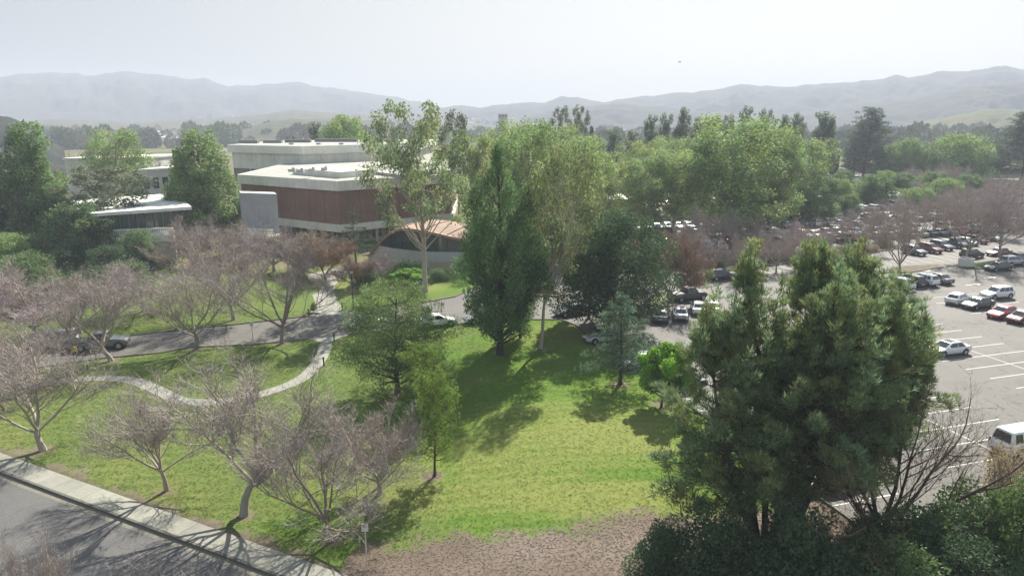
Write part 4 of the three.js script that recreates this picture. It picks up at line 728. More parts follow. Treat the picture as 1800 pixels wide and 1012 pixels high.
// left-hand evergreens
plant('broad', 1, 78, 446, 208, 118, 'tall_evergreen', 'tall bright green columnar tree with a twisted top', null, 0.3);
plant('broad', 1, -8, 450, 236, 120, 'tall_evergreen', 'broad dark green tree beside the twisted-top one, partly out of view', null, 2.2);
plant('broad', 3, 18, 478, 408, 105, 'green_bush_tree', 'rounded lime green bush tree below the tall evergreens', null, 0.6);
plant('broad', 1, 112, 452, 318, 74, 'dark_bush_tree', 'narrow dark tree between the twisted-top one and the sparse eucalyptus', null, 4.1);
plant('broad', 2, 248, 470, 402, 64, 'dark_bush_tree', 'low dark bush in front of the terrace balustrade end', null, 2.1);
plant('broad', 2, 150, 462, 352, 130, 'dark_bush_tree', 'dark green bushy tree in front of the white pavilion roof', null, 0.1);
plant('broad', 3, 72, 440, 350, 60, 'green_bush_tree', 'narrow lime green bush between two dark evergreens', null, 3.0);
plant('euc', 3, 193, 450, 288, 140, 'eucalyptus_tree', 'sparse eucalyptus with pale forked trunk before the white pavilion roof', null, 1.5);
plant('euc', 2, 218, 385, 222, 100, 'eucalyptus_tree', 'olive eucalyptus rising behind the pale windowless block', null, 0.5);
plant('broad', 0, 366, 425, 224, 128, 'bushy_evergreen', 'dense bushy green tree with two peaks beside the annexe', null, 0.2);
plant('broad', 0, 335, 428, 262, 76, 'bushy_evergreen', 'lower rounded green tree merged with the two-peaked one', null, 2.0);
plant('bareDense', 2, 284, 372, 262, 46, 'bare_garden_tree', 'thin leafless tree before the grey stucco block');
plant('bareDense', 1, 130, 372, 258, 50, 'bare_garden_tree', 'thin leafless tree before the pale windowless block');
for (const [v, px, py, top, w] of [[1, 115, 475, 420, 100], [0, 45, 500, 440, 110], [1, 200, 480, 425, 95], [1, 150, 520, 470, 120], [1, 90, 545, 490, 120], [0, 225, 505, 455, 80], [1, 270, 470, 430, 70]]) { const p = place(px, py), h = atZ(px, top, p.z).y - p.y; plantAt('shrub', v, p, h, w * camDepth(p) / FOCAL, 'evergreen_shrub', 'dark evergreen shrub in the thicket below the pavilion', 'shrubs below the pavilion', undefined, 'shrub'); }
for (const [v, px, py, top, w, l] of [[1, 712, 497, 452, 62, 'dark clipped shrub against the curved entrance wall'], [1, 734, 497, 455, 50, 'dark shrub beside the eucalyptus trunk at the curved wall'], [0, 648, 500, 470, 60, 'olive shrub under the small pink tree'], [0, 770, 492, 470, 40, 'green shrub by the entrance steps'], [2, 960, 512, 494, 44, 'rusty ornamental grass clump on the road island'], [0, 551, 545, 531, 11, 'little dark shrub at the corner of the entrance walk']]) { const p = place(px, py), h = atZ(px, top, p.z).y - p.y; plantAt('shrub', v, p, h, w * camDepth(p) / FOCAL, 'garden_shrub', l, null, undefined, 'shrub'); }

// belt of trees behind the lawn and round the far car parks
const belt = 'tree belt between lawn and car parks';
for (const [k, v, px, py, top, w] of [['euc', 2, 925, 440, 203, 120], ['euc', 1, 848, 420, 232, 90], ['euc', 2, 1000, 450, 236, 120], ['euc', 1, 1050, 420, 262, 100], ['euc', 1, 890, 400, 222, 110], ['euc', 2, 970, 392, 214, 100], ['euc', 2, 1020, 372, 232, 90]])
  plant(k, v, px, py, top, w, 'olive_eucalyptus', 'olive yellow-green eucalyptus crowded behind the feathery evergreen', belt);
for (const [v, px, py, top, w] of [[3, 806, 420, 190, 60], [3, 985, 330, 184, 36], [3, 1016, 330, 182, 34], [3, 690, 380, 216, 50]]) plant('euc', v, px, py, top, w, 'thin_eucalyptus', 'thin grey-green eucalyptus poking above its neighbours', 'thin eucalypts above the belt');
for (const [v, px, py, top, w] of [[2, 1130, 412, 268, 110], [1, 1120, 380, 244, 90], [2, 1185, 408, 258, 110], [1, 1240, 420, 250, 100], [2, 1180, 372, 236, 90], [1, 1340, 402, 226, 110], [2, 1400, 380, 240, 110]]) plant('euc', v, px, py, top, w, 'green_eucalyptus', 'mid green eucalyptus in the belt beside the far car park', 'green eucalypts by the far car park');
plant('euc', 2, 1285, 425, 196, 165, 'great_eucalyptus', 'largest bright green eucalyptus with white limbs above the car park', null, 0.8);
plant('euc', 2, 1352, 400, 214, 100, 'great_eucalyptus', 'green eucalyptus shoulder to shoulder with the largest bright one', null, 2.8);
for (const [v, px, py, top, w] of [[0, 1140, 330, 200, 34], [1, 1165, 332, 196, 36], [0, 1196, 330, 186, 40], [1, 1222, 332, 203, 40], [0, 1250, 330, 202, 40], [1, 1275, 330, 198, 36], [0, 1303, 330, 184, 34], [1, 1336, 330, 188, 36], [0, 1372, 325, 200, 44], [1, 1392, 325, 196, 40], [0, 1436, 322, 194, 46], [1, 1450, 322, 200, 36], [1, 1108, 332, 226, 40], [0, 1075, 330, 226, 40]]) plant('eucDark', v, px, py, top, w, 'dark_eucalyptus', 'slender dark grey-green tree in the far row above the belt', 'far row of dark trees');
plant('pine', 1, 1520, 316, 186, 78, 'dark_conifer', 'tall dark conifer standing alone beside the twin cypresses', null, 0.2);
plant('pine', 1, 1500, 312, 232, 50, 'dark_conifer', 'shorter dark conifer against the tall lone one', null, 1.2);
plant('pine', 1, 1795, 318, 192, 100, 'dark_conifer', 'broad dark conifer behind the low hall with rooftop plant', null, 2.2);
plant('cypress', 0, 1461, 318, 250, 9, 'cypress', 'taller of the twin pencil cypresses by the far car park');
plant('cypress', 0, 1468, 320, 258, 8, 'cypress', 'shorter of the twin pencil cypresses by the far car park');
plant('cypress', 0, 1038, 330, 219, 11, 'cypress', 'single black pencil cypress above the belt');
plant('broad', 3, 610, 330, 199, 86, 'rooftop_line_tree', 'yellow-green tree showing above the white office block roof');
plant('eucDark', 0, 560, 328, 212, 32, 'rooftop_line_tree', 'dark narrow tree showing above the white office block roof');
plant('eucDark', 1, 515, 322, 236, 26, 'rooftop_line_tree', 'small dark treetop above the roof screens of the white block');
for (const [v, px, py, top, w] of [[3, 1680, 318, 232, 110], [3, 1630, 316, 262, 60], [3, 1590, 316, 240, 46], [2, 1735, 314, 250, 60], [3, 1560, 316, 252, 50]]) plant('broad', v, px, py, top, w, 'hazy_tree', 'hazy yellow-green tree behind the flat-roofed halls', 'hazy trees beyond the halls');
// car-park trees
const lotTrees = 'round green car-park trees';
for (const [v, px, py, top, w] of [[2, 1335, 405, 322, 70], [3, 1325, 390, 330, 60], [2, 1380, 378, 318, 70], [2, 1425, 392, 326, 92], [3, 1400, 352, 306, 60], [2, 1440, 362, 304, 60], [3, 1470, 362, 312, 50], [2, 1490, 386, 340, 40], [2, 1535, 362, 304, 66], [3, 1525, 352, 312, 50], [2, 1585, 342, 302, 52], [3, 1555, 340, 298, 40], [2, 1640, 348, 300, 62], [3, 1660, 356, 312, 60], [2, 1700, 352, 304, 54], [3, 1610, 372, 328, 60], [2, 1480, 340, 298, 44], [2, 1350, 360, 316, 60], [3, 1350, 372, 330, 52], [2, 1270, 398, 352, 60], [3, 1230, 392, 350, 60], [2, 1100, 402, 350, 60]]) plant('broad', v, px, py, top, w, 'car_park_tree', 'round green tree growing in a car-park island', lotTrees);
const bareLot = 'leafless trees among the parked cars';
for (const [v, px, py, top, w] of [[0, 1640, 408, 326, 84], [2, 1580, 398, 332, 72], [1, 1660, 374, 318, 66], [2, 1500, 424, 356, 72], [0, 1740, 352, 300, 70], [1, 1800, 350, 296, 80], [2, 1620, 352, 312, 50], [0, 1120, 470, 398, 60]]) plant('bareDense', v, px, py, top, w, 'bare_car_park_tree', 'pinkish leafless tree among the far parked cars', 'leafless trees among the parked cars');
for (const [v, px, py, top, w] of [[0, 1150, 505, 418, 70], [2, 1235, 480, 392, 84], [1, 1300, 492, 398, 84], [0, 1365, 478, 398, 84], [1, 1455, 440, 372, 70], [2, 1520, 448, 380, 70]]) plant('bareDense', v, px, py, top, w, 'bare_strip_tree', 'mauve leafless tree in the planted strip between the car parks', 'leafless trees of the planted strip');
for (const [v, px, py, top, w] of [[0, 1255, 448, 352, 110], [1, 1320, 455, 368, 84], [2, 1395, 452, 372, 84], [0, 1430, 470, 385, 90], [1, 1200, 462, 378, 80], [1, 1690, 400, 318, 90], [2, 1735, 412, 300, 120], [1, 1790, 402, 300, 110], [0, 1550, 425, 345, 90], [1, 1770, 372, 300, 90], [0, 1720, 372, 310, 80], [0, 1285, 425, 356, 80], [0, 1680, 335, 280, 60], [1, 1640, 330, 282, 50], [2, 1600, 330, 284, 46]]) plant('bareDense', v, px, py, top, w, 'bare_car_park_tree', 'pinkish leafless tree among the far parked cars', bareLot);
plant('bareDense', 1, 1583, 481, 330, 140, 'bare_car_park_tree', 'leafless tree with orange-lit trunk beside the row of four parked cars', null, 0.7);
plant('bareDense', 0, 1698, 458, 312, 130, 'bare_car_park_tree', 'leafless tree growing from the round white planter', null, 2.7);
plant('bareDense', 2, 1756, 452, 300, 120, 'bare_car_park_tree', 'leafless tree on the grass island beside the dark red car', null, 4.0);
plant('bareRust', 0, 1176, 534, 388, 120, 'bare_car_park_tree', 'leafless tree with orange-brown trunk behind the parked silver cars', null, 1.0);
plant('bareRust', 1, 1010, 470, 400, 70, 'bare_car_park_tree', 'rusty leafless tree behind the road island');

// palms beyond the halls
{
  const r = rng(77), tr = new Pile(), fr = new Pile(); stemTube(tr, bent(V3(0, -0.3, 0), V3(0.3, 12, 0), 6, 0.02, r), 0.28, 0.2, 7, [0.14, 0.11, 0.085], 1.3);
  for (let i = 0; i < 34; i++) { const a = i * 2.4, e = lerp(1.3, -0.9, i / 34), L = 2.6; let p = V3(0.3, 12, 0), d = V3(Math.cos(a) * Math.cos(e), Math.sin(e), Math.sin(a) * Math.cos(e)); for (let k = 0; k < 7; k++) { const q = p.clone().addScaledVector(d, L / 7), s = V3(-Math.sin(a), 0, Math.cos(a)); for (const z of [-1, 1]) fr.tri(p, q, p.clone().lerp(q, 0.7).addScaledVector(s, z * 0.5 * Math.sin((k + 1) / 8 * Math.PI)).add(V3(0, -0.25, 0)), vary([0.055, 0.075, 0.04], r)); p = q; d.y -= 0.16; d.normalize(); } }
  K.palm = [measure({ trunk: tr.geo(), crown: fr.geo(), trunkName: 'trunk', crownName: 'fronds', mat: leafMat })];
  for (const [px, py, top, w] of [[1579, 300, 262, 16], [1597, 300, 250, 18], [1618, 302, 258, 14], [1650, 300, 252, 18], [1676, 304, 230, 20], [1722, 304, 240, 20], [1605, 302, 268, 12]]) plant('palm', 0, px, py, top, w, 'palm_tree', 'small fan palm in the haze behind the flat-roofed halls', 'hazy palms');
}
// ---------------------------------------------------------------- the big pine and the bushes at the bottom of the picture
{
  const base = V3(14.2, 0, -36.5), o = thing('great_pine', 'huge dark multi-stemmed pine with plume-like tops at the car-park kerb', 'tree', base), r = rng(900), wood = new Pile(), nd = new Pile(), bark = [0.075, 0.06, 0.048];
  const col = [0.215, 0.28, 0.13];
  // stems: [foot offset, top pixel, depth of the top]
  const rel3 = (px, py, z) => atZ(px, py, z).sub(base);
  const stems = [[[0, 0], [[1320, 850, -37], [1345, 700, -38], [1330, 600, -39], [1312, 488, -39.5]], 0.3], [[0.9, -0.4], [[1400, 830, -38], [1425, 700, -40], [1440, 560, -41.5], [1425, 490, -42]], 0.34], [[1.2, -0.6], [[1440, 800, -39], [1490, 690, -42], [1505, 560, -44], [1500, 490, -45]], 0.3], [[1.7, 0.1], [[1430, 860, -37.5], [1480, 800, -38.5], [1570, 720, -40.5], [1612, 605, -42]], 0.24], [[0.5, -0.2], [[1350, 840, -37], [1385, 720, -37.5], [1392, 660, -38], [1390, 632, -38.5]], 0.22], [[1.3, 0.1], [[1430, 830, -37], [1500, 720, -37.5], [1550, 620, -38.5], [1562, 565, -39.5]], 0.22], [[1.1, 0.2], [[1400, 840, -36], [1440, 730, -36], [1470, 640, -37], [1465, 535, -38]], 0.2], [[0.2, 0.3], [[1290, 860, -35.5], [1270, 760, -36], [1255, 660, -37], [1262, 610, -38]], 0.2]];
  const curves = stems.map(([f, pts, rad]) => { const c = new THREE.CatmullRomCurve3([V3(f[0], -0.2, f[1]), ...pts.map(p => rel3(...p))]); const q = c.getPoints(16); stemTube(wood, q, rad, 0.03, 7, bark, 1.25); return c; });
  const tuft = (p, dir, c0, n, len) => { const c = vary(c0, r, 0.35, 0.14); for (let i = 0; i < n; i++) { const ax = dir.clone().multiplyScalar(0.75).add(unit(r).multiplyScalar(0.72)).addScaledVector(V3(0, 1, 0), 0.45).normalize(); leaf(nd, p, ax, r, len * (0.7 + 0.6 * r()), 0.05, vary(c, r, 0.24, 0.1), false); } };
  const bough = (p0, p1, spread, nt, up) => {
    const L = p0.distanceTo(p1), pts = bent(p0, p1, 6, 0.06, r, -0.04); stemTube(wood, pts, 0.022 + L * 0.012, 0.008, 4, bark);
    const bd = p1.clone().sub(p0).normalize(), c = vary(col, r, 0.18, 0.12);
    for (let k = 0; k < nt; k++) {
      const u = 0.22 + 0.78 * Math.pow(r(), 0.75), i0 = Math.min(5, Math.floor(u * 6 * 0.999)), q = pts[i0].clone().lerp(pts[i0 + 1], u * 6 - i0), off = unit(r).multiplyScalar(spread * (1.1 - 0.55 * u) * (0.4 + 0.6 * r())), q2 = q.clone().add(off); q2.y += up * 0.3 * r();
      if (k % 3 === 0) stemTube(wood, [q, q.clone().lerp(q2, 0.5), q2], 0.01, 0.004, 3, bark);
      tuft(q2, off.normalize().multiplyScalar(0.5).add(bd).addScaledVector(V3(0, 1, 0), up).normalize(), c, 13, 0.46);
    }
  };
  // boughs along every stem
  const HB2 = [2.5, 3.7, 3.8, 3.2, 3.4, 3.3, 3.4, 3.0];
  curves.forEach((c, s) => { const n = [64, 90, 90, 80, 64, 72, 64, 60][s]; for (let b = 0; b < n; b++) { const t = lerp(s === 3 ? 0.42 : 0.24, 1, (b + r()) / n), p = c.getPoint(t), a = b * 2.4 + r(), el = lerp(0.05, 1.1, t * t) + (r() - 0.5) * 0.4, L = HB2[s] * (1.35 - 0.95 * Math.pow(t, 1.6)) * (0.6 + 0.6 * r()); bough(p, p.clone().add(V3(Math.cos(a) * Math.cos(el), Math.sin(el), Math.sin(a) * Math.cos(el)).multiplyScalar(L)), 0.55, Math.round(11 + L * 11), 0.45); if (t > 0.62 && r() < 0.55) { const q = p.clone().add(V3(Math.cos(a) * Math.cos(el), Math.sin(el), Math.sin(a) * Math.cos(el)).multiplyScalar(L * 0.85)); bough(q, q.clone().add(V3((r() - 0.5) * 0.5, 0.9 + r() * 0.9, (r() - 0.5) * 0.5)), 0.2, 14, 0.9); } } });
  // long low limbs reaching over the lawn and the asphalt
  for (const [sx, t, px, py, z, n] of [[0, 0.42, 1165, 700, -39, 60], [0, 0.36, 1195, 760, -37.5, 70], [0, 0.3, 1150, 865, -36, 70], [0, 0.25, 1210, 830, -35.5, 60], [0, 0.3, 1180, 920, -34.5, 50], [0, 0.5, 1230, 620, -40, 70], [0, 0.55, 1255, 560, -40, 50], [0, 0.2, 1240, 900, -34.5, 50], [1, 0.3, 1300, 760, -35.5, 70], [1, 0.4, 1370, 620, -38, 60], [3, 0.6, 1640, 690, -40.5, 55], [3, 0.7, 1630, 610, -42, 55], [3, 0.55, 1640, 760, -40, 40], [3, 0.5, 1590, 780, -39, 40], [2, 0.45, 1560, 640, -42, 60], [2, 0.6, 1570, 560, -44, 50], [0, 0.28, 1330, 870, -33.8, 70], [1, 0.25, 1400, 880, -34.5, 60], [0, 0.22, 1290, 940, -33.5, 60], [1, 0.2, 1370, 950, -33.6, 60], [1, 0.35, 1340, 700, -36, 60], [2, 0.35, 1460, 720, -38, 60]]) {
    const p0 = curves[sx].getPoint(t), p1 = rel3(px, py, z); bough(p0, p1, 0.8, Math.round(n * 1.6), 0.25);
    for (let k = 0; k < 5; k++) { const q = p0.clone().lerp(p1, 0.45 + 0.5 * r()); bough(q, q.clone().add(unit(r).multiplyScalar(1.1 + r()).add(V3(0, 0.5, 0))).addScaledVector(p1.clone().sub(p0).normalize(), 0.5), 0.5, 26, 0.3); }
  }
  mesh('trunk', wood.geo(), barkMat, o); mesh('crown', nd.geo(), needleMat, o);
}
// bare tree leaning over the asphalt
plantAt('bareDark', 0, V3(20.9, 0, -36.0), 13.2, 14.5, 'bare_street_tree', 'dark leafless multi-limbed tree arching over the near stall lines', null, 0);
for (const [v, px, py, top, w, l] of [
  [1, 1165, 1015, 915, 130, 'dark glossy shrub at the edge of the bare mulch bank'], [1, 1260, 1040, 900, 190, 'dark shrub under the huge pine'], [1, 1400, 1050, 880, 220, 'dark shrub in the deep shade of the huge pine'],
  [1, 1520, 1010, 885, 130, 'dark leafy shrub at the foot of the arching leafless tree'], [0, 1620, 1010, 880, 170, 'mid green shrub beside the arching leafless tree'], [0, 1730, 1000, 850, 190, 'tall mid green shrub below the white van'], [0, 1790, 1040, 830, 170, 'bright olive shrub at the corner of the car park'], [1, 1670, 1060, 930, 220, 'low dark shrub in front of the mid green ones'], [0, 1560, 1070, 940, 200, 'straggly shrub over dry grass before the arching tree'], [2, 1770, 880, 775, 110, 'twiggy brown shrub in front of the white van']]) {
  const p = G(px, py); plantAt('shrub', v, p, Math.max(1, atZ(px, top, p.z).y), w * camDepth(p) / FOCAL, 'bank_shrub', l, null, undefined, 'shrub');
}
// ---------------------------------------------------------------- vehicles (length along x, nose at +x)
const tyreMat = std(lin(0.016, 0.016, 0.017), 0.85), rimMat = std(lin(0.42, 0.43, 0.44), 0.35, { metalness: 0.8 }), carGlass = new THREE.MeshPhysicalMaterial({ color: lin(0.018, 0.022, 0.024), roughness: 0.05, clearcoat: 1, clearcoatRoughness: 0.02 });
const headMat = new THREE.MeshPhysicalMaterial({ color: lin(0.5, 0.5, 0.5), roughness: 0.35, clearcoat: 0.5 }), tailMat = new THREE.MeshPhysicalMaterial({ color: lin(0.32, 0.012, 0.012), roughness: 0.2, clearcoat: 1 }), plateMat = std(lin(0.7, 0.7, 0.68), 0.6), trimMat = std(lin(0.015, 0.015, 0.016), 0.6);
const paints = {};
function paintOf(key) {
  const c = { white: [0.72, 0.72, 0.71], silver: [0.42, 0.43, 0.43], grey: [0.15, 0.155, 0.16], black: [0.014, 0.014, 0.016], red: [0.36, 0.02, 0.03], darkred: [0.16, 0.016, 0.018], green: [0.012, 0.04, 0.032], blue: [0.03, 0.06, 0.16], tan: [0.36, 0.33, 0.27], navy: [0.016, 0.022, 0.045], teal: [0.05, 0.075, 0.075] }[key];
  return paints[key] ||= new THREE.MeshPhysicalMaterial({ color: lin(...c), roughness: 0.38, metalness: key === 'silver' || key === 'grey' ? 0.45 : 0.05, clearcoat: 1, clearcoatRoughness: 0.08 });
}
function loft(secs) {                                                          // secs: rings of equal length; ends capped
  const T = [], n = secs[0].length; for (let i = 0; i < secs.length - 1; i++) for (let k = 0; k < n; k++) { const a = secs[i][k], b = secs[i][(k + 1) % n], c = secs[i + 1][(k + 1) % n], d = secs[i + 1][k]; T.push(a, b, c, a, c, d); }
  for (const [s, f] of [[secs[0], 1], [secs[secs.length - 1], 0]]) for (let k = 1; k < n - 1; k++) f ? T.push(s[0], s[k + 1], s[k]) : T.push(s[0], s[k], s[k + 1]);
  const g = flatGeo(T); return g;
}
const CAR = {
  sedan: { L: 4.7, W: 1.8, belt: 0.92, hood: 0.86, roof: 1.44, cab: [-1.75, -1.05, 0.3, 1.2], tail: 0.98 },
  suv: { L: 4.65, W: 1.86, belt: 1.06, hood: 1.02, roof: 1.68, cab: [-2.2, -1.9, 0.25, 1.15], tail: 1.06 },
  hatch: { L: 4.3, W: 1.78, belt: 0.96, hood: 0.92, roof: 1.5, cab: [-2.0, -1.35, 0.3, 1.25], tail: 1.0 },
  pickup: { L: 5.7, W: 1.95, belt: 1.16, hood: 1.12, roof: 1.84, cab: [-0.75, -0.55, 0.75, 1.35], tail: 1.14, bed: [-2.7, -0.85] },
  van: { L: 5.0, W: 1.95, belt: 1.12, hood: 1.08, roof: 1.98, cab: [-2.4, -2.25, 1.0, 1.75], tail: 1.12 },
};
const carGeo = {};
function carShapes(type) {
  if (carGeo[type]) return carGeo[type];
  const o = CAR[type], hl = o.L / 2, w = o.W / 2, g = {};
  const ring = (x, ww, yb, yt, cr) => [V3(x, yb, -ww * 0.86), V3(x, yb + 0.12, -ww * 0.97), V3(x, lerp(yb, yt, 0.55), -ww), V3(x, yt - 0.1, -ww * 0.97), V3(x, yt, -ww * 0.88), V3(x, yt + cr, -ww * 0.4), V3(x, yt + cr, ww * 0.4), V3(x, yt, ww * 0.88), V3(x, yt - 0.1, ww * 0.97), V3(x, lerp(yb, yt, 0.55), ww), V3(x, yb + 0.12, ww * 0.97), V3(x, yb, ww * 0.86)];
  const yb = type === 'pickup' || type === 'suv' ? 0.32 : 0.24;
  g.body = loft([ring(-hl, w * 0.8, yb + 0.14, o.tail - 0.14, 0), ring(-hl + 0.09, w * 0.93, yb + 0.05, o.tail - 0.05, 0.01), ring(-hl + 0.4, w * 0.99, yb, o.tail, 0.02), ring(o.cab[0], w, yb, (o.tail + o.belt) / 2, 0.02), ring(0, w, yb, o.belt, 0.02), ring(o.cab[3] + 0.05, w, yb, o.hood + 0.02, 0.035), ring(hl - 0.75, w * 0.985, yb, o.hood - 0.05, 0.04), ring(hl - 0.28, w * 0.93, yb + 0.02, o.hood - 0.16, 0.03), ring(hl - 0.06, w * 0.84, yb + 0.08, o.hood - 0.28, 0.01), ring(hl, w * 0.74, yb + 0.16, o.hood - 0.36, 0)]);
  // cabin: belt ring to roof ring
  const [x0, x1, x2, x3] = o.cab, wb = w * 0.9, wr = w * 0.7, y0 = o.belt - 0.03, y1 = o.roof;
  const cabRing = (xa, xb, ww, y, c) => [V3(xa, y, -ww + c), V3(xa + c, y, -ww), V3(xb - c, y, -ww), V3(xb, y, -ww + c), V3(xb, y, ww - c), V3(xb - c, y, ww), V3(xa + c, y, ww), V3(xa, y, ww - c)];
  const cab = loft([cabRing(x0, x3, wb, y0, 0.1), cabRing(lerp(x0, x1, 0.86), lerp(x3, x2, 0.86), lerp(wb, wr, 0.86), lerp(y0, y1, 0.86), 0.1), cabRing(x1 + 0.06, x2 - 0.06, wr * 0.94, y1 - 0.015, 0.12), cabRing(x1 + 0.25, x2 - 0.25, wr * 0.6, y1 + 0.012, 0.12)]);
  g.shell = mergeGeometries([g.body, cab]);
  if (o.bed) { const [b0, b1] = o.bed; g.bed = box(b1 - b0 - 0.1, 0.04, o.W * 0.72, (b0 + b1) / 2, o.tail + 0.03, 0); }
  // panes a few millimetres proud of the cabin
  const P = (x, y, z) => V3(x, y, z), lo = 0.1, hi = 0.83, yl = lerp(y0, y1, lo), yh = lerp(y0, y1, hi), wl = lerp(wb, wr, lo) + 0.006, wh = lerp(wb, wr, hi) + 0.006;
  const xfL = lerp(x3, x2, lo), xfH = lerp(x3, x2, hi), xrL = lerp(x0, x1, lo), xrH = lerp(x0, x1, hi), e = 0.008;
  const quad = (a, b, c, d) => flatGeo([a, b, c, a, c, d]);
  g.windscreen = quad(P(xfL + e, yl + e, -wl + 0.14), P(xfL + e, yl + e, wl - 0.14), P(xfH + e, yh + e, wh - 0.12), P(xfH + e, yh + e, -wh + 0.12));
  g.rear = quad(P(xrL - e, yl + e, -wl + 0.16), P(xrH - e, yh + e, -wh + 0.14), P(xrH - e, yh + e, wh - 0.14), P(xrL - e, yl + e, wl - 0.16));
  g.side = [];
  const cuts = type === 'van' || type === 'suv' ? [0.03, 0.27, 0.6, 0.97] : type === 'pickup' ? [0.04, 0.42, 0.96] : [0.04, 0.44, 0.96];
  for (const s of [-1, 1]) for (let k = 0; k < cuts.length - 1; k++) { const a = cuts[k] + 0.02, b = cuts[k + 1] - 0.02; g.side.push(quad(P(lerp(xrL + 0.12, xfL - 0.14, a), yl, s * (wl + 0.004)), P(lerp(xrL + 0.12, xfL - 0.14, b), yl, s * (wl + 0.004)), P(lerp(xrH + 0.1, xfH - 0.1, b), yh, s * (wh + 0.004)), P(lerp(xrH + 0.1, xfH - 0.1, a), yh, s * (wh + 0.004)))); }
  const R = type === 'sedan' || type === 'hatch' ? 0.33 : 0.37; g.R = R; g.axles = [-hl + (type === 'pickup' ? 1.2 : 0.92), hl - 0.9]; g.track = w - 0.1;
  g.tyre = new THREE.TorusGeometry(R - 0.075, 0.085, 8, 20); g.tyre.scale(1, 1, 1.25);
  const rim = [new THREE.CylinderGeometry(R - 0.13, R - 0.13, 0.03, 16).rotateX(Math.PI / 2)]; for (let k = 0; k < 5; k++) rim.push(box(0.045, (R - 0.1) * 2, 0.05).rotateZ(k * Math.PI / 5)); g.rim = mergeGeometries(rim);
  g.well = new THREE.CylinderGeometry(R + 0.07, R + 0.07, 0.06, 20).rotateX(Math.PI / 2);
  g.head = box(0.16, 0.13, 0.34); g.tailLamp = box(0.1, 0.16, 0.3); g.mirror = new THREE.SphereGeometry(0.1, 8, 6).scale(0.75, 0.75, 1.2); g.plate = box(0.02, 0.12, 0.32); g.bumper = box(0.05, 0.14, o.W * 0.62); g.grille = box(0.04, 0.12, o.W * 0.42);
  carGeo[type] = g; return g;
}
function buildCar(type, colour, pos, turn, label, group, near, name) {
  const g = carShapes(type), o = CAR[type], hl = o.L / 2, w = o.W / 2, t = thing(name || { sedan: 'parked_sedan', suv: 'parked_suv', hatch: 'parked_hatchback', pickup: 'pickup_truck', van: 'parked_van' }[type], label, type === 'pickup' ? 'pickup' : type === 'van' ? 'van' : 'car', pos, turn, group), pm = paintOf(colour);
  mesh('body', g.shell, pm, t); if (g.bed) mesh('cargo_bed', g.bed, trimMat, t);
  mesh('windscreen', g.windscreen, carGlass, t); mesh('rear_window', g.rear, carGlass, t); for (const s of g.side) mesh('side_window', s, carGlass, t);
  for (const x of g.axles) for (const s of [-1, 1]) { const wl = mesh('wheel', g.well, trimMat, t); wl.position.set(x, g.R + 0.03, s * (w - 0.022)); if (near) { const ty = mesh('tyre', g.tyre, tyreMat, wl); ty.position.set(0, -0.03, s * -0.03); const ri = mesh('rim', g.rim, rimMat, wl); ri.position.set(0, -0.03, s * 0.025); } else { const ri = mesh('rim', g.rim, rimMat, wl); ri.position.set(0, -0.03, s * 0.015); } }
  if (near) {
    for (const s of [-1, 1]) {
      const h = mesh('headlight', g.head, headMat, t); h.position.set(hl - 0.2, o.hood - 0.24, s * w * 0.7); h.rotation.y = s * 0.35; const l = mesh('tail_light', g.tailLamp, tailMat, t); l.position.set(-hl + 0.1, o.tail - 0.2, s * w * 0.72); l.rotation.y = -s * 0.3;
      const m = mesh('wing_mirror', g.mirror, pm, t); m.position.set(o.cab[3] - 0.35, o.belt + 0.08, s * (w + 0.06));
    }
    const pl = mesh('licence_plate', g.plate, plateMat, t); pl.position.set(-hl - 0.005, 0.62, 0); const gr = mesh('grille', g.grille, trimMat, t); gr.position.set(hl - 0.02, 0.52, 0); const bu = mesh('bumper', g.bumper, trimMat, t); bu.position.set(-hl + 0.02, 0.42, 0);
  }
  return t;
}
const turnOf = d => Math.atan2(-d.z, d.x);
const TU = turnOf(UD), TK = turnOf(KD);                                        // nose along +u / along +k
const car = (type, colour, px, py, turn, label) => buildCar(type, colour, G(px, py).setY(0.006), turn, label, null, true);
const FLIP = Math.PI;
const sunroofCar = car('sedan', 'white', 1666, 622, TU + FLIP, 'white sedan with sunroof alone among empty stalls');
mesh('sunroof', box(0.8, 0.02, 0.85, -0.1, 1.465, 0), carGlass, sunroofCar);
car('hatch', 'white', 1684, 533, TU + 0.35, 'white hatchback beside the black saloon on the open asphalt');
car('sedan', 'black', 1719, 541, TU + FLIP + 0.1, 'black saloon between the white hatchback and the red car');
car('suv', 'white', 1752, 524, TU + FLIP, 'white estate car behind the black saloon');
car('sedan', 'red', 1764, 557, TU + FLIP + 0.15, 'bright red car beside the darker red one');
car('hatch', 'darkred', 1797, 566, TU + FLIP + 0.15, 'dark red car beside the bright red one');
car('suv', 'white', 1580, 506, TK + FLIP, 'white van-like car at the open end of the row under the leafless tree');
car('suv', 'black', 1600, 501, TK + FLIP, 'black car squeezed between two white ones under the leafless tree');
car('suv', 'white', 1621, 499, TK + FLIP + 0.1, 'white crossover second from the end of the row under the leafless tree');
car('sedan', 'grey', 1648, 496, TK + FLIP, 'dark grey saloon at the end of the row under the leafless tree');
car('sedan', 'green', 1755, 475, TU + FLIP, 'dark green saloon beside the grass island');
car('suv', 'silver', 1780, 466, TU, 'silver estate beside the dark green saloon');
car('suv', 'black', 1709, 453, TU + 0.1, 'black hatchback behind the round white planter');
car('sedan', 'darkred', 1756, 449, TU + FLIP, 'dark red saloon behind the grass island');
car('suv', 'grey', 1798, 460, TU, 'grey estate at the far side of the grass island');
car('sedan', 'white', 1578, 545, TK + FLIP, 'white car showing beside the plume tops of the huge pine');
car('sedan', 'silver', 1547, 560, TU, 'pale car half hidden by the huge pine plumes');
car('sedan', 'black', 1003, 553, TU + FLIP + 0.25, 'black saloon passing behind the dark oak');
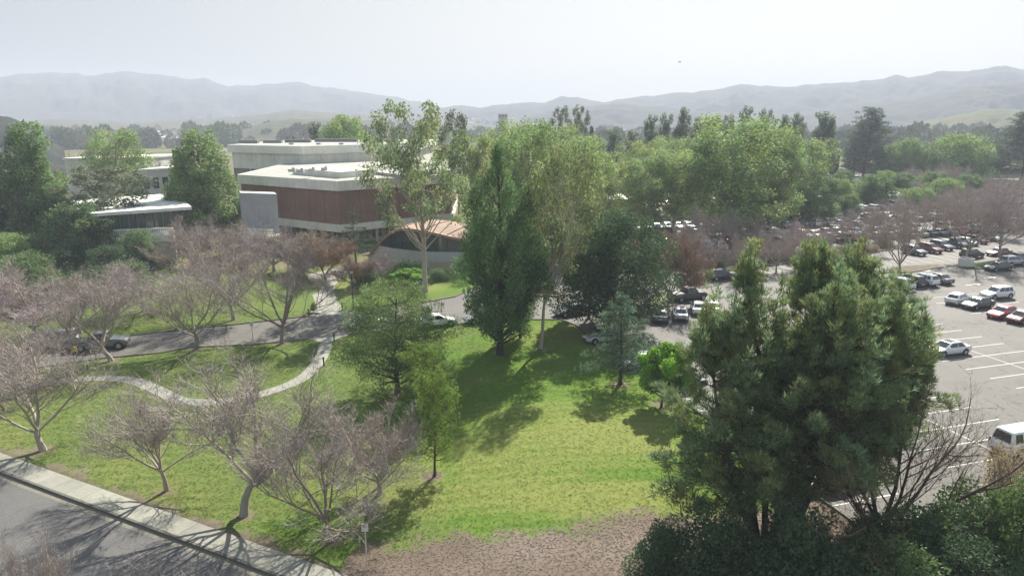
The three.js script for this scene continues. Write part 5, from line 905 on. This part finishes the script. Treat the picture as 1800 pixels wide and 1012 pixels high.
car('sedan', 'silver', 1062, 600, TU + FLIP, 'silver car nosed to the kerb in the oak shadow');
car('hatch', 'silver', 1120, 645, TU + FLIP, 'small silver car at the kerb between cedar and round tree');
car('sedan', 'teal', 1196, 684, TU + FLIP, 'dark car at the kerb behind the small round tree');
car('hatch', 'grey', 1161, 562, TK + FLIP - 0.5, 'dark grey hatchback at the end of the row beside the silver saloon');
car('sedan', 'silver', 1196, 558, TK + FLIP - 0.5, 'silver saloon next to the dark grey hatchback');
car('sedan', 'white', 1228, 548, TK + FLIP - 0.5, 'white saloon next to the silver one');
car('sedan', 'white', 1252, 547, TK + FLIP - 0.5, 'white saloon half hidden behind the pine plumes');
car('pickup', 'black', 1208, 527, TU + 0.12, 'black pickup with open bed under the orange-brown tree');
car('suv', 'grey', 1214, 498, TU, 'dark car in dappled shade behind the black pickup');
car('suv', 'navy', 1268, 491, TU, 'dark navy car behind the dappled-shade one');
car('sedan', 'white', 768, 572, TU + 0.05, 'white saloon driving the campus road beside the rounded pine');
car('hatch', 'silver', 846, 566, TU + FLIP + 0.1, 'silver car on the road behind the tall feathery evergreen');
car('sedan', 'white', 648, 573, TU + 0.1, 'white car almost hidden behind the rounded pine');
car('sedan', 'black', 1458, 852, TU + FLIP, 'black saloon nosed to the kerb under the huge pine limb');
car('van', 'white', 1800, 792, TU, 'white van parked near the tall green shrubs');
car('sedan', 'red', 1500, 640, TU, 'red car hidden behind the huge pine');
car('van', 'silver', 92, 611, TU + FLIP, 'pale boxy van standing in the leafless thicket');
car('pickup', 'grey', 176, 612, TU, 'grey pickup on the road beside the leaning sycamore');
const placed = [];
for (const [type, colour, px, py, turn, l] of [['suv', 'grey', 1607, 447, 1, 'grey estate at the head of the row facing the planter'], ['suv', 'darkred', 1635, 443, 1, 'maroon estate second in the row facing the planter'], ['suv', 'grey', 1655, 438, 1, 'grey estate beside the maroon one facing the planter'], ['pickup', 'navy', 1678, 434, 1, 'navy pickup in the row facing the planter'], ['sedan', 'silver', 1700, 430, 1, 'silver saloon behind the planter tree'], ['hatch', 'darkred', 1718, 427, 1, 'maroon hatchback behind the planter tree'], ['sedan', 'white', 1739, 422, 1, 'white saloon at the tail of the row facing the planter'],
  ['sedan', 'white', 1451, 395, 0, 'white saloon first of three beside the grass wedge'], ['sedan', 'white', 1476, 397, 0, 'white saloon second of three beside the grass wedge'], ['hatch', 'silver', 1501, 399, 0, 'silver hatchback last of three beside the grass wedge'], ['suv', 'navy', 1462, 408, 0, 'navy estate in front of the three by the grass wedge'], ['suv', 'black', 1444, 384, 0, 'black estate behind the three by the grass wedge'], ['sedan', 'blue', 1466, 382, 0, 'blue saloon behind the three by the grass wedge'], ['sedan', 'navy', 1489, 384, 0, 'navy saloon behind the three by the grass wedge']]) { car(type, colour, px, py, turn ? TK : TK + FLIP + 0.2, l); placed.push(G(px, py)); }
// far car parks: rows across, noses along the kerb direction
const farCols = ['white', 'white', 'white', 'silver', 'silver', 'grey', 'grey', 'black', 'black', 'navy', 'red', 'tan', 'blue', 'darkred', 'teal'], farTypes = ['sedan', 'sedan', 'suv', 'suv', 'hatch', 'sedan', 'pickup'];
const words = { white: 'white', silver: 'silver', grey: 'grey', black: 'black', navy: 'navy', red: 'red', tan: 'tan', blue: 'blue', darkred: 'dark red', teal: 'dark teal' }, kinds = { sedan: 'saloon', suv: 'estate', hatch: 'hatchback', pickup: 'pickup' };
{
  const r = rng(4242), rest = []; let n = 0;
  for (const kk of [-47, -66, -85, -104, -123, -142, -161, -180, -199]) for (const half of [1, -1]) for (let u = 29.4; u < 190; u += 2.65) {
    const p = lot(u, kk + half * 2.75); if (r() < 0.22) { continue; }
    if (p.x < 24 || p.z > -118 || placed.some(q => q.distanceTo(p) < 3.4)) continue;
    const c = p.clone().setY(1), d = camDepth(c), sx = CX + FOCAL * p.x / d; if (sx > 1815 || sx < 1105) continue;
    const type = farTypes[Math.floor(r() * farTypes.length)], colour = farCols[Math.floor(r() * farCols.length)]; if (n >= 296) { rest.push([p.x, p.z, half > 0 ? TK + FLIP : TK, colour]); continue; } n++;
    const zone = kk > -60 ? 'first' : kk > -100 ? 'middle' : 'last';
    buildCar(type, colour, p.setY(0.006), (half > 0 ? TK + FLIP : TK) + (r() - 0.5) * 0.06, `${words[colour]} ${kinds[type]} parked in the ${zone} rows of the far car park`, `${words[colour]} ${kinds[type]}s of the ${zone} far rows`, false);
  }
  const g = carShapes('sedan'), im = new THREE.InstancedMesh(g.shell, new THREE.MeshPhysicalMaterial({ color: 0xffffff, roughness: 0.38, clearcoat: 1, clearcoatRoughness: 0.08 }), Math.max(1, rest.length)), m = new THREE.Matrix4(), q = new THREE.Quaternion();
  rest.forEach(([x, z, t, c], i) => { q.setFromAxisAngle(V3(0, 1, 0), t); m.compose(V3(x, 0.006, z), q, V3(1, 1, 1)); im.setMatrixAt(i, m); im.setColorAt(i, paintOf(c).color); });
  im.name = 'distant_cars'; im.userData = { kind: 'stuff', label: 'farthest rows of parked cars seen as one glittering mass' }; scene.add(im);
  console.log('far cars', n, rest.length);
}
// ---------------------------------------------------------------- street furniture and small things
function post(name, label, category, px, py, h, build) { const o = thing(name, label, category, place(px, py)); build(o, h); return o; }
post('lamp_post', 'dark lamp post with lantern head beside the entrance walk', 'lamp post', 621, 545, 5.2, (o, h) => {
  mesh('base', new THREE.CylinderGeometry(0.2, 0.28, 0.5, 12).translate(0, 0.25, 0), M.darkMetal, o); mesh('pole', new THREE.CylinderGeometry(0.06, 0.09, h - 0.9, 10).translate(0, 0.5 + (h - 0.9) / 2, 0), M.darkMetal, o);
  mesh('lantern', new THREE.CylinderGeometry(0.24, 0.15, 0.4, 10).translate(0, h - 0.2, 0), std(lin(0.5, 0.5, 0.46), 0.4), o); mesh('cap', new THREE.ConeGeometry(0.3, 0.16, 12).translate(0, h + 0.08, 0), M.darkMetal, o);
});
for (const [px, py, l] of [[1515, 322, 'tall thin lamp post before the lone dark conifer'], [1432, 412, 'tall thin lamp post beside the three cars at the grass wedge'], [1640, 372, 'tall thin lamp post among the far car-park trees'], [1790, 392, 'tall thin lamp post among the pink leafless trees']]) post('car_park_lamp', l, 'lamp post', px, py, 8, (o, h) => { mesh('base', new THREE.CylinderGeometry(0.25, 0.28, 0.6, 10).translate(0, 0.3, 0), M.concrete, o); mesh('pole', new THREE.CylinderGeometry(0.06, 0.1, h, 8).translate(0, h / 2, 0), M.darkMetal, o); mesh('lamp_head', box(0.9, 0.14, 0.36, 0.3, h + 0.05, 0), M.darkMetal, o); });
post('railing', 'short dark metal railing between lamp post and entrance walk', 'railing', 611, 545, 1, o => { for (const x of [-0.75, 0.75]) mesh('upright', box(0.07, 1.0, 0.07, x, 0.5, 0), M.darkMetal, o); for (const y of [0.5, 0.92]) mesh('rail', box(1.42, 0.05, 0.05, 0, y, 0), M.darkMetal, o); });
for (const [px, py, l] of [[587, 599, 'thin dark bollard light at the footpath ramp'], [556, 622, 'thin dark bollard light on the lawn inside the footpath bend'], [569, 643, 'thin dark bollard light on the outer side of the footpath bend'], [542, 555, 'thin dark bollard light at the near corner of the entrance walk'], [602, 545, 'thin dark bollard light at the railing end']])
  post('bollard_light', l, 'bollard', px, py, 0.9, o => { mesh('stem', new THREE.CylinderGeometry(0.07, 0.08, 0.75, 10).translate(0, 0.37, 0), M.darkMetal, o); mesh('head', new THREE.CylinderGeometry(0.1, 0.1, 0.16, 10).translate(0, 0.83, 0), M.black, o); });
for (const [px, py, h, l] of [[445, 607, 2.6, 'pale signpost on the road edge behind the large sycamore'], [532, 594, 1.7, 'short pale signpost before the footpath ramp'], [645, 1003, 2.9, 'white sign on a thin post beside the bare mulch bank']])
  post('road_sign', l, 'sign', px, py, h, o => { mesh('post', box(0.06, h, 0.05, 0, h / 2, 0), std(lin(0.4, 0.38, 0.34), 0.7), o); const p = mesh('panel', box(0.36, 0.46, 0.02, 0, h - 0.24, 0.04), std(lin(0.62, 0.62, 0.6), 0.6), o); mesh('print', box(0.2, 0.16, 0.004, 0, h - 0.18, 0.054), std(lin(0.36, 0.36, 0.36), 0.7), p); });
post('round_planter', 'white round concrete planter holding a leafless tree', 'planter', 1698, 468, 1.5, o => { const pts = [[1.0, 0], [1.12, 0.1], [1.15, 1.25], [1.2, 1.3], [1.2, 1.42], [1.0, 1.42], [1.0, 1.2], [0, 1.2]].map(p => new THREE.Vector2(...p)); mesh('bowl', new THREE.LatheGeometry(pts, 28), M.whiteWall, o); mesh('soil', new THREE.CylinderGeometry(0.99, 0.99, 0.02, 24).translate(0, 1.23, 0), std(lin(0.1, 0.075, 0.05), 1), o); });
post('flat_stone', 'pair of pale flat stones beside the entrance walk', 'stone', 552, 551, 0.3, o => { for (const [x, z, s] of [[-0.35, 0, 1], [0.4, 0.15, 0.8]]) { const g = new THREE.IcosahedronGeometry(0.34 * s, 2), p = g.attributes.position; for (let i = 0; i < p.count; i++) { const k = 1 + 0.2 * (noise2(p.getX(i) * 5 + x, p.getZ(i) * 5) - 0.5); p.setXYZ(i, p.getX(i) * k * 1.3, p.getY(i) * k * 0.5, p.getZ(i) * k); } g.computeVertexNormals(); g.translate(x, 0.13, z); mesh('stone', g, M.concrete, o); } });
post('road_island', 'kerbed planting island in the turning road', 'island', 962, 518, 0.2, o => { const s = new THREE.Shape(); s.absellipse(0, 0, 3.2, 1.2, 0, Math.PI * 2); const g = new THREE.ExtrudeGeometry(s, { depth: 0.13, bevelEnabled: true, bevelSize: 0.03, bevelThickness: 0.02, bevelSegments: 2, curveSegments: 24 }); g.rotateX(-Math.PI / 2); mesh('kerb', g, M.kerb, o); const s2 = new THREE.Shape(); s2.absellipse(0, 0, 3.0, 1.02, 0, Math.PI * 2); const g2 = new THREE.ShapeGeometry(s2, 24); g2.rotateX(-Math.PI / 2); g2.translate(0, 0.158, 0); mesh('soil', g2, std(lin(0.17, 0.12, 0.085), 1), o); });
// grass and earth islands of the car park
for (const [pp, l, c] of [[[[1688, 472], [1700, 466], [1795, 452], [1815, 452], [1815, 460], [1760, 470], [1722, 474]], 'grass island with the white planter', [0.075, 0.115, 0.03]], [[[1552, 480], [1570, 470], [1650, 465], [1660, 470], [1600, 480]], 'earth island under the leafless tree with orange-lit trunk', [0.15, 0.12, 0.08]], [[[1150, 470], [1330, 452], [1480, 440], [1565, 430], [1580, 438], [1480, 452], [1340, 470], [1200, 488]], 'long planted strip of brown shrubs between the car parks', [0.14, 0.105, 0.075]], [[[1130, 545], [1150, 518], [1180, 512], [1192, 536], [1165, 542], [1145, 552]], 'grass verge under the orange-brown tree', [0.16, 0.16, 0.06]]]) {
  const poly = pxPoly(pp), m = struct('planting_island', prism(poly, -0.02, 0.14), M.kerb, l); const top = mesh('planting_bed', sheet(offsetPoly(poly, -0.18), 0.146), std(lin(...c), 1, { map: colourTexBed() }), m);
}
function colourTexBed() { return colourTexBed.t ||= colourTex(256, (u, v) => { const n = 0.5 * tnoise(u, v, 12) + 0.5 * tnoise(u, v, 90), l = 0.6 + 0.6 * n; return [l, l, l]; }, 5); }
{ const p0 = G(1150, 478), sp = []; const r = rng(31); for (let i = 0; i < 34; i++) { const px = lerp(1165, 1560, i / 33), py = lerp(475, 436, i / 33) + (r() - 0.5) * 10, p = G(px, py).setY(0.14); plantAt('shrub', i % 4 === 0 ? 0 : 2, p, 0.9 + r() * 0.8, 2.4 + r() * 1.2, 'strip_shrub', i % 4 === 0 ? 'green shrub in the long strip between the car parks' : 'brown dormant shrub in the long strip between the car parks', i % 4 === 0 ? 'green strip shrubs' : 'brown strip shrubs', undefined, 'shrub'); } }

// ---------------------------------------------------------------- people: one continuous skin over a posed skeleton
function person(label, pos, turn, joints, tint, name = 'person') {
  const res = 84, half = 1.02, field = new MarchingCubes(res, new THREE.MeshBasicMaterial(), false, false, 60000), f = field.field, bones = joints;
  const sd = (x, y, z) => { let k = 1e9; for (const [a, b, ra, rb] of bones) { const vx = b[0] - a[0], vy = b[1] - a[1], vz = b[2] - a[2], l2 = vx * vx + vy * vy + vz * vz, t = clamp(((x - a[0]) * vx + (y - a[1]) * vy + (z - a[2]) * vz) / l2), d = Math.hypot(x - a[0] - vx * t, y - a[1] - vy * t, z - a[2] - vz * t) - lerp(ra, rb, t), h = clamp(0.5 + 0.5 * (k - d) / 0.035); k = lerp(k, d, h) - 0.035 * h * (1 - h); } return k; };
  for (let k = 0; k < res; k++) for (let j = 0; j < res; j++) for (let i = 0; i < res; i++) f[k * res * res + j * res + i] = -sd((i / res * 2 - 1) * half, (j / res * 2 - 1) * half + 0.92, (k / res * 2 - 1) * half);
  field.isolation = 0; field.update(); const n = field.count, P = [], N = [], C = [];
  for (let i = 0; i < n; i++) { const x = field.positionArray[i * 3] * half, y = field.positionArray[i * 3 + 1] * half + 0.92, z = field.positionArray[i * 3 + 2] * half; P.push(x, y, z); N.push(field.normalArray[i * 3], field.normalArray[i * 3 + 1], field.normalArray[i * 3 + 2]); C.push(...tint(x, y, z)); }
  const g = new THREE.BufferGeometry(); g.setAttribute('position', new THREE.Float32BufferAttribute(P, 3)); g.setAttribute('normal', new THREE.Float32BufferAttribute(N, 3)); g.setAttribute('color', new THREE.Float32BufferAttribute(C, 3));
  g.computeVertexNormals();
  const m = mesh(name, g, std(0xffffff, 0.85, { vertexColors: true })); m.position.copy(pos); m.rotation.y = turn; m.userData = { label, category: 'person' }; return m;
}
function figure(stride, arm) {
  const B = []; const b = (...a) => B.push(a);
  b([0, 0.95, 0], [0, 1.1, 0], 0.15, 0.14); b([0, 1.1, 0], [0, 1.36, 0], 0.14, 0.15); b([-0.15, 1.4, 0], [0.15, 1.4, 0], 0.075, 0.075); b([0, 1.4, 0], [0, 1.52, 0.01], 0.06, 0.055); b([0, 1.58, 0.015], [0, 1.67, 0.01], 0.085, 0.1); b([0, 1.61, 0.1], [0, 1.59, 0.125], 0.018, 0.014);
  for (const s of [-1, 1]) {
    const fz = s * stride; b([s * 0.1, 0.93, 0], [s * 0.1, 0.5, fz * 0.45 + 0.04], 0.095, 0.06); b([s * 0.1, 0.5, fz * 0.45 + 0.04], [s * 0.1, 0.09, fz * 0.9 - 0.02], 0.06, 0.042); b([s * 0.1, 0.06, fz * 0.9 - 0.04], [s * 0.11, 0.045, fz * 0.9 + 0.14], 0.045, 0.036);
    const az = -s * arm, hand = [s * 0.27, 0.9, az + 0.07]; b([s * 0.19, 1.39, 0], [s * 0.25, 1.13, az * 0.4 - 0.03], 0.055, 0.043); b([s * 0.25, 1.13, az * 0.4 - 0.03], hand, 0.043, 0.03); b(hand, [s * 0.27, 0.83, az + 0.09], 0.032, 0.03);
    for (let k = 0; k < 4; k++) b([s * 0.27, 0.83, az + 0.065 + k * 0.018], [s * 0.262, 0.755 + Math.abs(k - 1.4) * 0.01, az + 0.075 + k * 0.02], 0.0115, 0.0105); b([s * 0.262, 0.87, az + 0.11], [s * 0.25, 0.815, az + 0.135], 0.012, 0.0105);
  }
  return B;
}
const skin = [0.35, 0.22, 0.15];
person('person in a pale grey top and dark trousers walking behind the dark oak', place(1044, 563).setY(0), 1.2, figure(0.3, 0.16), (x, y, z) => y > 1.6 || (y > 1.5 && z < 0.0 && Math.abs(x) < 0.13) ? (z > 0.06 && y < 1.66 ? skin : [0.03, 0.022, 0.016]) : y > 1.47 ? skin : y < 0.1 ? [0.02, 0.02, 0.02] : y < 0.97 && Math.abs(x) < 0.215 ? [0.025, 0.027, 0.033] : (Math.abs(x) > 0.215 && y < 0.92) ? skin : [0.42, 0.42, 0.42]);
person('person in a yellow vest standing at the road edge by the thicket', place(132, 634).setY(0), 0.5, figure(0.05, 0.03), (x, y, z) => y > 1.62 || (y > 1.5 && z < 0.0 && Math.abs(x) < 0.13) ? [0.02, 0.017, 0.014] : y > 1.47 ? skin : y < 0.1 ? [0.03, 0.025, 0.02] : y < 0.97 && Math.abs(x) < 0.215 ? [0.11, 0.1, 0.06] : (Math.abs(x) > 0.215 && y < 0.92) ? skin : [0.5, 0.42, 0.02]);

// a bird over the car park
{ const p = atZ(1195, 109, -150), g = new Pile(), c = [0.03, 0.03, 0.03]; g.tube([V3(-0.3, 0, 0), V3(-0.12, 0.02, 0), V3(0.1, 0.02, 0), V3(0.28, 0.03, 0), V3(0.36, 0.02, 0)], [0.02, 0.07, 0.08, 0.05, 0.005], 7, c); for (const s of [-1, 1]) { g.tri(V3(0.12, 0.03, 0), V3(-0.1, 0.03, 0), V3(0.05, 0.14, s * 0.35), c); g.tri(V3(-0.1, 0.03, 0), V3(-0.06, 0.1, s * 0.4), V3(0.05, 0.14, s * 0.35), c); g.tri(V3(0.05, 0.14, s * 0.35), V3(-0.06, 0.1, s * 0.4), V3(-0.08, 0.06, s * 0.68), c); } g.tri(V3(-0.25, 0.01, 0), V3(-0.45, 0.01, 0.08), V3(-0.45, 0.01, -0.08), c); const m = mesh('bird', g.geo(), std(0xffffff, 0.8, { vertexColors: true, side: THREE.DoubleSide })); m.position.copy(p); m.userData = { label: 'small dark bird gliding across the pale sky', category: 'bird' }; }

// ---------------------------------------------------------------- masses nobody could count
{ // grass blades standing on the near lawns
  const r = rng(606), tuft = new Pile(); for (let i = 0; i < 7; i++) { const a = r() * 7, p = V3(Math.cos(a) * 0.075 * r(), 0, Math.sin(a) * 0.075 * r()); tuft.tri(p.clone().add(V3(0.008, 0, 0)), p.clone().add(V3(-0.008, 0, 0.006)), p.clone().add(V3((r() - 0.5) * 0.07, 0.014 + r() * 0.012, (r() - 0.5) * 0.07)), [1, 1, 1]); }
  const N = 90000, im = new THREE.InstancedMesh(tuft.geo(), new THREE.MeshPhysicalMaterial({ color: 0xffffff, roughness: 1, specularIntensity: 0.1, side: THREE.DoubleSide, transmission: 0.4, thickness: 0 }), N), m = new THREE.Matrix4(), q = new THREE.Quaternion(), up = V3(0, 1, 0), col = new THREE.Color(); let n = 0;
  for (let t = 0; t < N * 6 && n < N; t++) {
    const x = lerp(LX0, LX1, r()), z = -26 - 62 * Math.pow(r(), 1.3); if (swS(x, z) > -0.05 || inPoly(x, z, lotOutline) || inPoly(x, z, pathPoly) || inPoly(x, z, rampPoly)) continue;
    const d = camDepth(V3(x, 0, z)), sx = CX + FOCAL * x / d; if (sx < -60 || sx > 1560) continue;
    const c = lawnColour(x, z); if (c[3] > 0.5 && r() < 0.9) continue;
    q.setFromAxisAngle(up, r() * 7); const s = 0.8 + r() * 0.9; m.compose(V3(x, H(x, z), z), q, V3(s * 1.4, s, s * 1.4)); im.setMatrixAt(n, m); const v = 1.0 + r() * 0.2; im.setColorAt(n, col.setRGB(c[0] * v * 1.05, c[1] * v * 1.06, c[2] * v)); n++;
  }
  im.count = n; im.name = 'grass'; im.userData = { kind: 'stuff', label: 'short grass blades of the lawns' }; scene.add(im);
}
{ // chips and twigs on the bare bank
  const r = rng(707), g = box(0.07, 0.01, 0.016), N = 22000, im = new THREE.InstancedMesh(g, std(0xffffff, 0.95), N), m = new THREE.Matrix4(), q = new THREE.Quaternion(), e = new THREE.Euler(), col = new THREE.Color(); let n = 0;
  for (let t = 0; t < N * 5 && n < N; t++) { const x = lerp(-12, 24, r()), z = lerp(-46, -27, r()); if (swS(x, z) > -0.1) continue; const c = lawnColour(x, z); if (c[3] < 0.6) continue; e.set((r() - 0.5) * 0.6, r() * 7, (r() - 0.5) * 0.8); q.setFromEuler(e); const s = 0.5 + r() * 1.5; m.compose(V3(x, H(x, z) + 0.015, z), q, V3(s, s, s)); im.setMatrixAt(n, m); const v = 0.85 + r() * 0.4; im.setColorAt(n, col.setRGB(0.165 * v, 0.135 * v, 0.105 * v)); n++; }
  im.count = n; im.name = 'bark_chips'; im.userData = { kind: 'stuff', label: 'bark chips and dead twigs on the bare bank' }; scene.add(im);
}
{ // far-off town: roofs and treetops scattered over the valley
  const r = rng(808), m = new THREE.Matrix4(), q = new THREE.Quaternion(), up = V3(0, 1, 0), col = new THREE.Color();
  const house = mergeGeometries([box(1, 0.6, 0.7, 0, 0.3, 0), new THREE.CylinderGeometry(0.001, 0.62, 0.35, 4).rotateY(Math.PI / 4).scale(1.15, 1, 0.85).translate(0, 0.775, 0)].map(g => g.index ? g.toNonIndexed() : g));
  const im = new THREE.InstancedMesh(house, std(0xffffff, 0.9), 420); const blob = new Pile(); const rr = rng(9); for (let i = 0; i < 420; i++) { const d = unit(rr), k = 0.6 + 0.4 * Math.sqrt(rr()); leaf(blob, V3(d.x * k * 0.5, 0.55 + d.y * k * 0.5, d.z * k * 0.5), unit(rr).add(d).normalize(), rr, 0.24, 0.2, [1, 1, 1], false); } blob.tube([V3(0, -0.1, 0), V3(0, 0.5, 0)], [0.05, 0.03], 5, [0.5, 0.4, 0.3]);
  const im2 = new THREE.InstancedMesh(blob.geo(), std(0xffffff, 1, { side: THREE.DoubleSide }), 1500); let n = 0, k = 0;
  const gy = (px, D) => { const L = px < 900; if (D < 400) return -1.5; if (D > 1500 && L && px > 330) return Math.max(-2, (D - 1500) * 0.03 - 4); return -2; };
  for (let t = 0; t < 30000 && (n < 420 || k < 1500); t++) { const px = lerp(-200, 2000, r()), D = (px < 1000 ? 720 : 560) + 2000 * Math.pow(r(), 1.4), a = Math.atan((px - 900) / FOCAL), x = Math.sin(a) * D, z = -Math.cos(a) * D, y = gy(px, D); q.setFromAxisAngle(up, r() * 7); if (r() < 0.1 && n < 420 && D > 800) { const s = 9 + r() * 12; m.compose(V3(x, y, z), q, V3(s, 6 + r() * 3, s)); im.setMatrixAt(n, m); const v = 0.22 + 0.3 * r(); im.setColorAt(n++, col.setRGB(v, v * 0.94, v * 0.86)); } else if (k < 1500) { const s = D < 1000 ? 8 + r() * 8 : 5 + r() * 6; m.compose(V3(x, y - 0.5, z), q, V3(s, s * (0.8 + 0.6 * r()), s)); im2.setMatrixAt(k, m); const v = 0.7 + 0.6 * r(), br = r() < 0.25; im2.setColorAt(k++, br ? col.setRGB(0.2 * v, 0.17 * v, 0.13 * v) : col.setRGB(0.16 * v, 0.2 * v, 0.1 * v)); } }
  im.count = n; im2.count = k; im.name = 'distant_town'; im.userData = { kind: 'stuff', label: 'pale roofs of the far-off town' }; im2.name = 'distant_woods'; im2.userData = { kind: 'stuff', label: 'far-off treetops across the valley' }; scene.add(im, im2);
}
console.log('tree triangles (unique)', triCount);
scene.traverse(o => { if (o.isMesh) { o.castShadow = true; o.receiveShadow = true; } });
renderer.render(scene, camera);
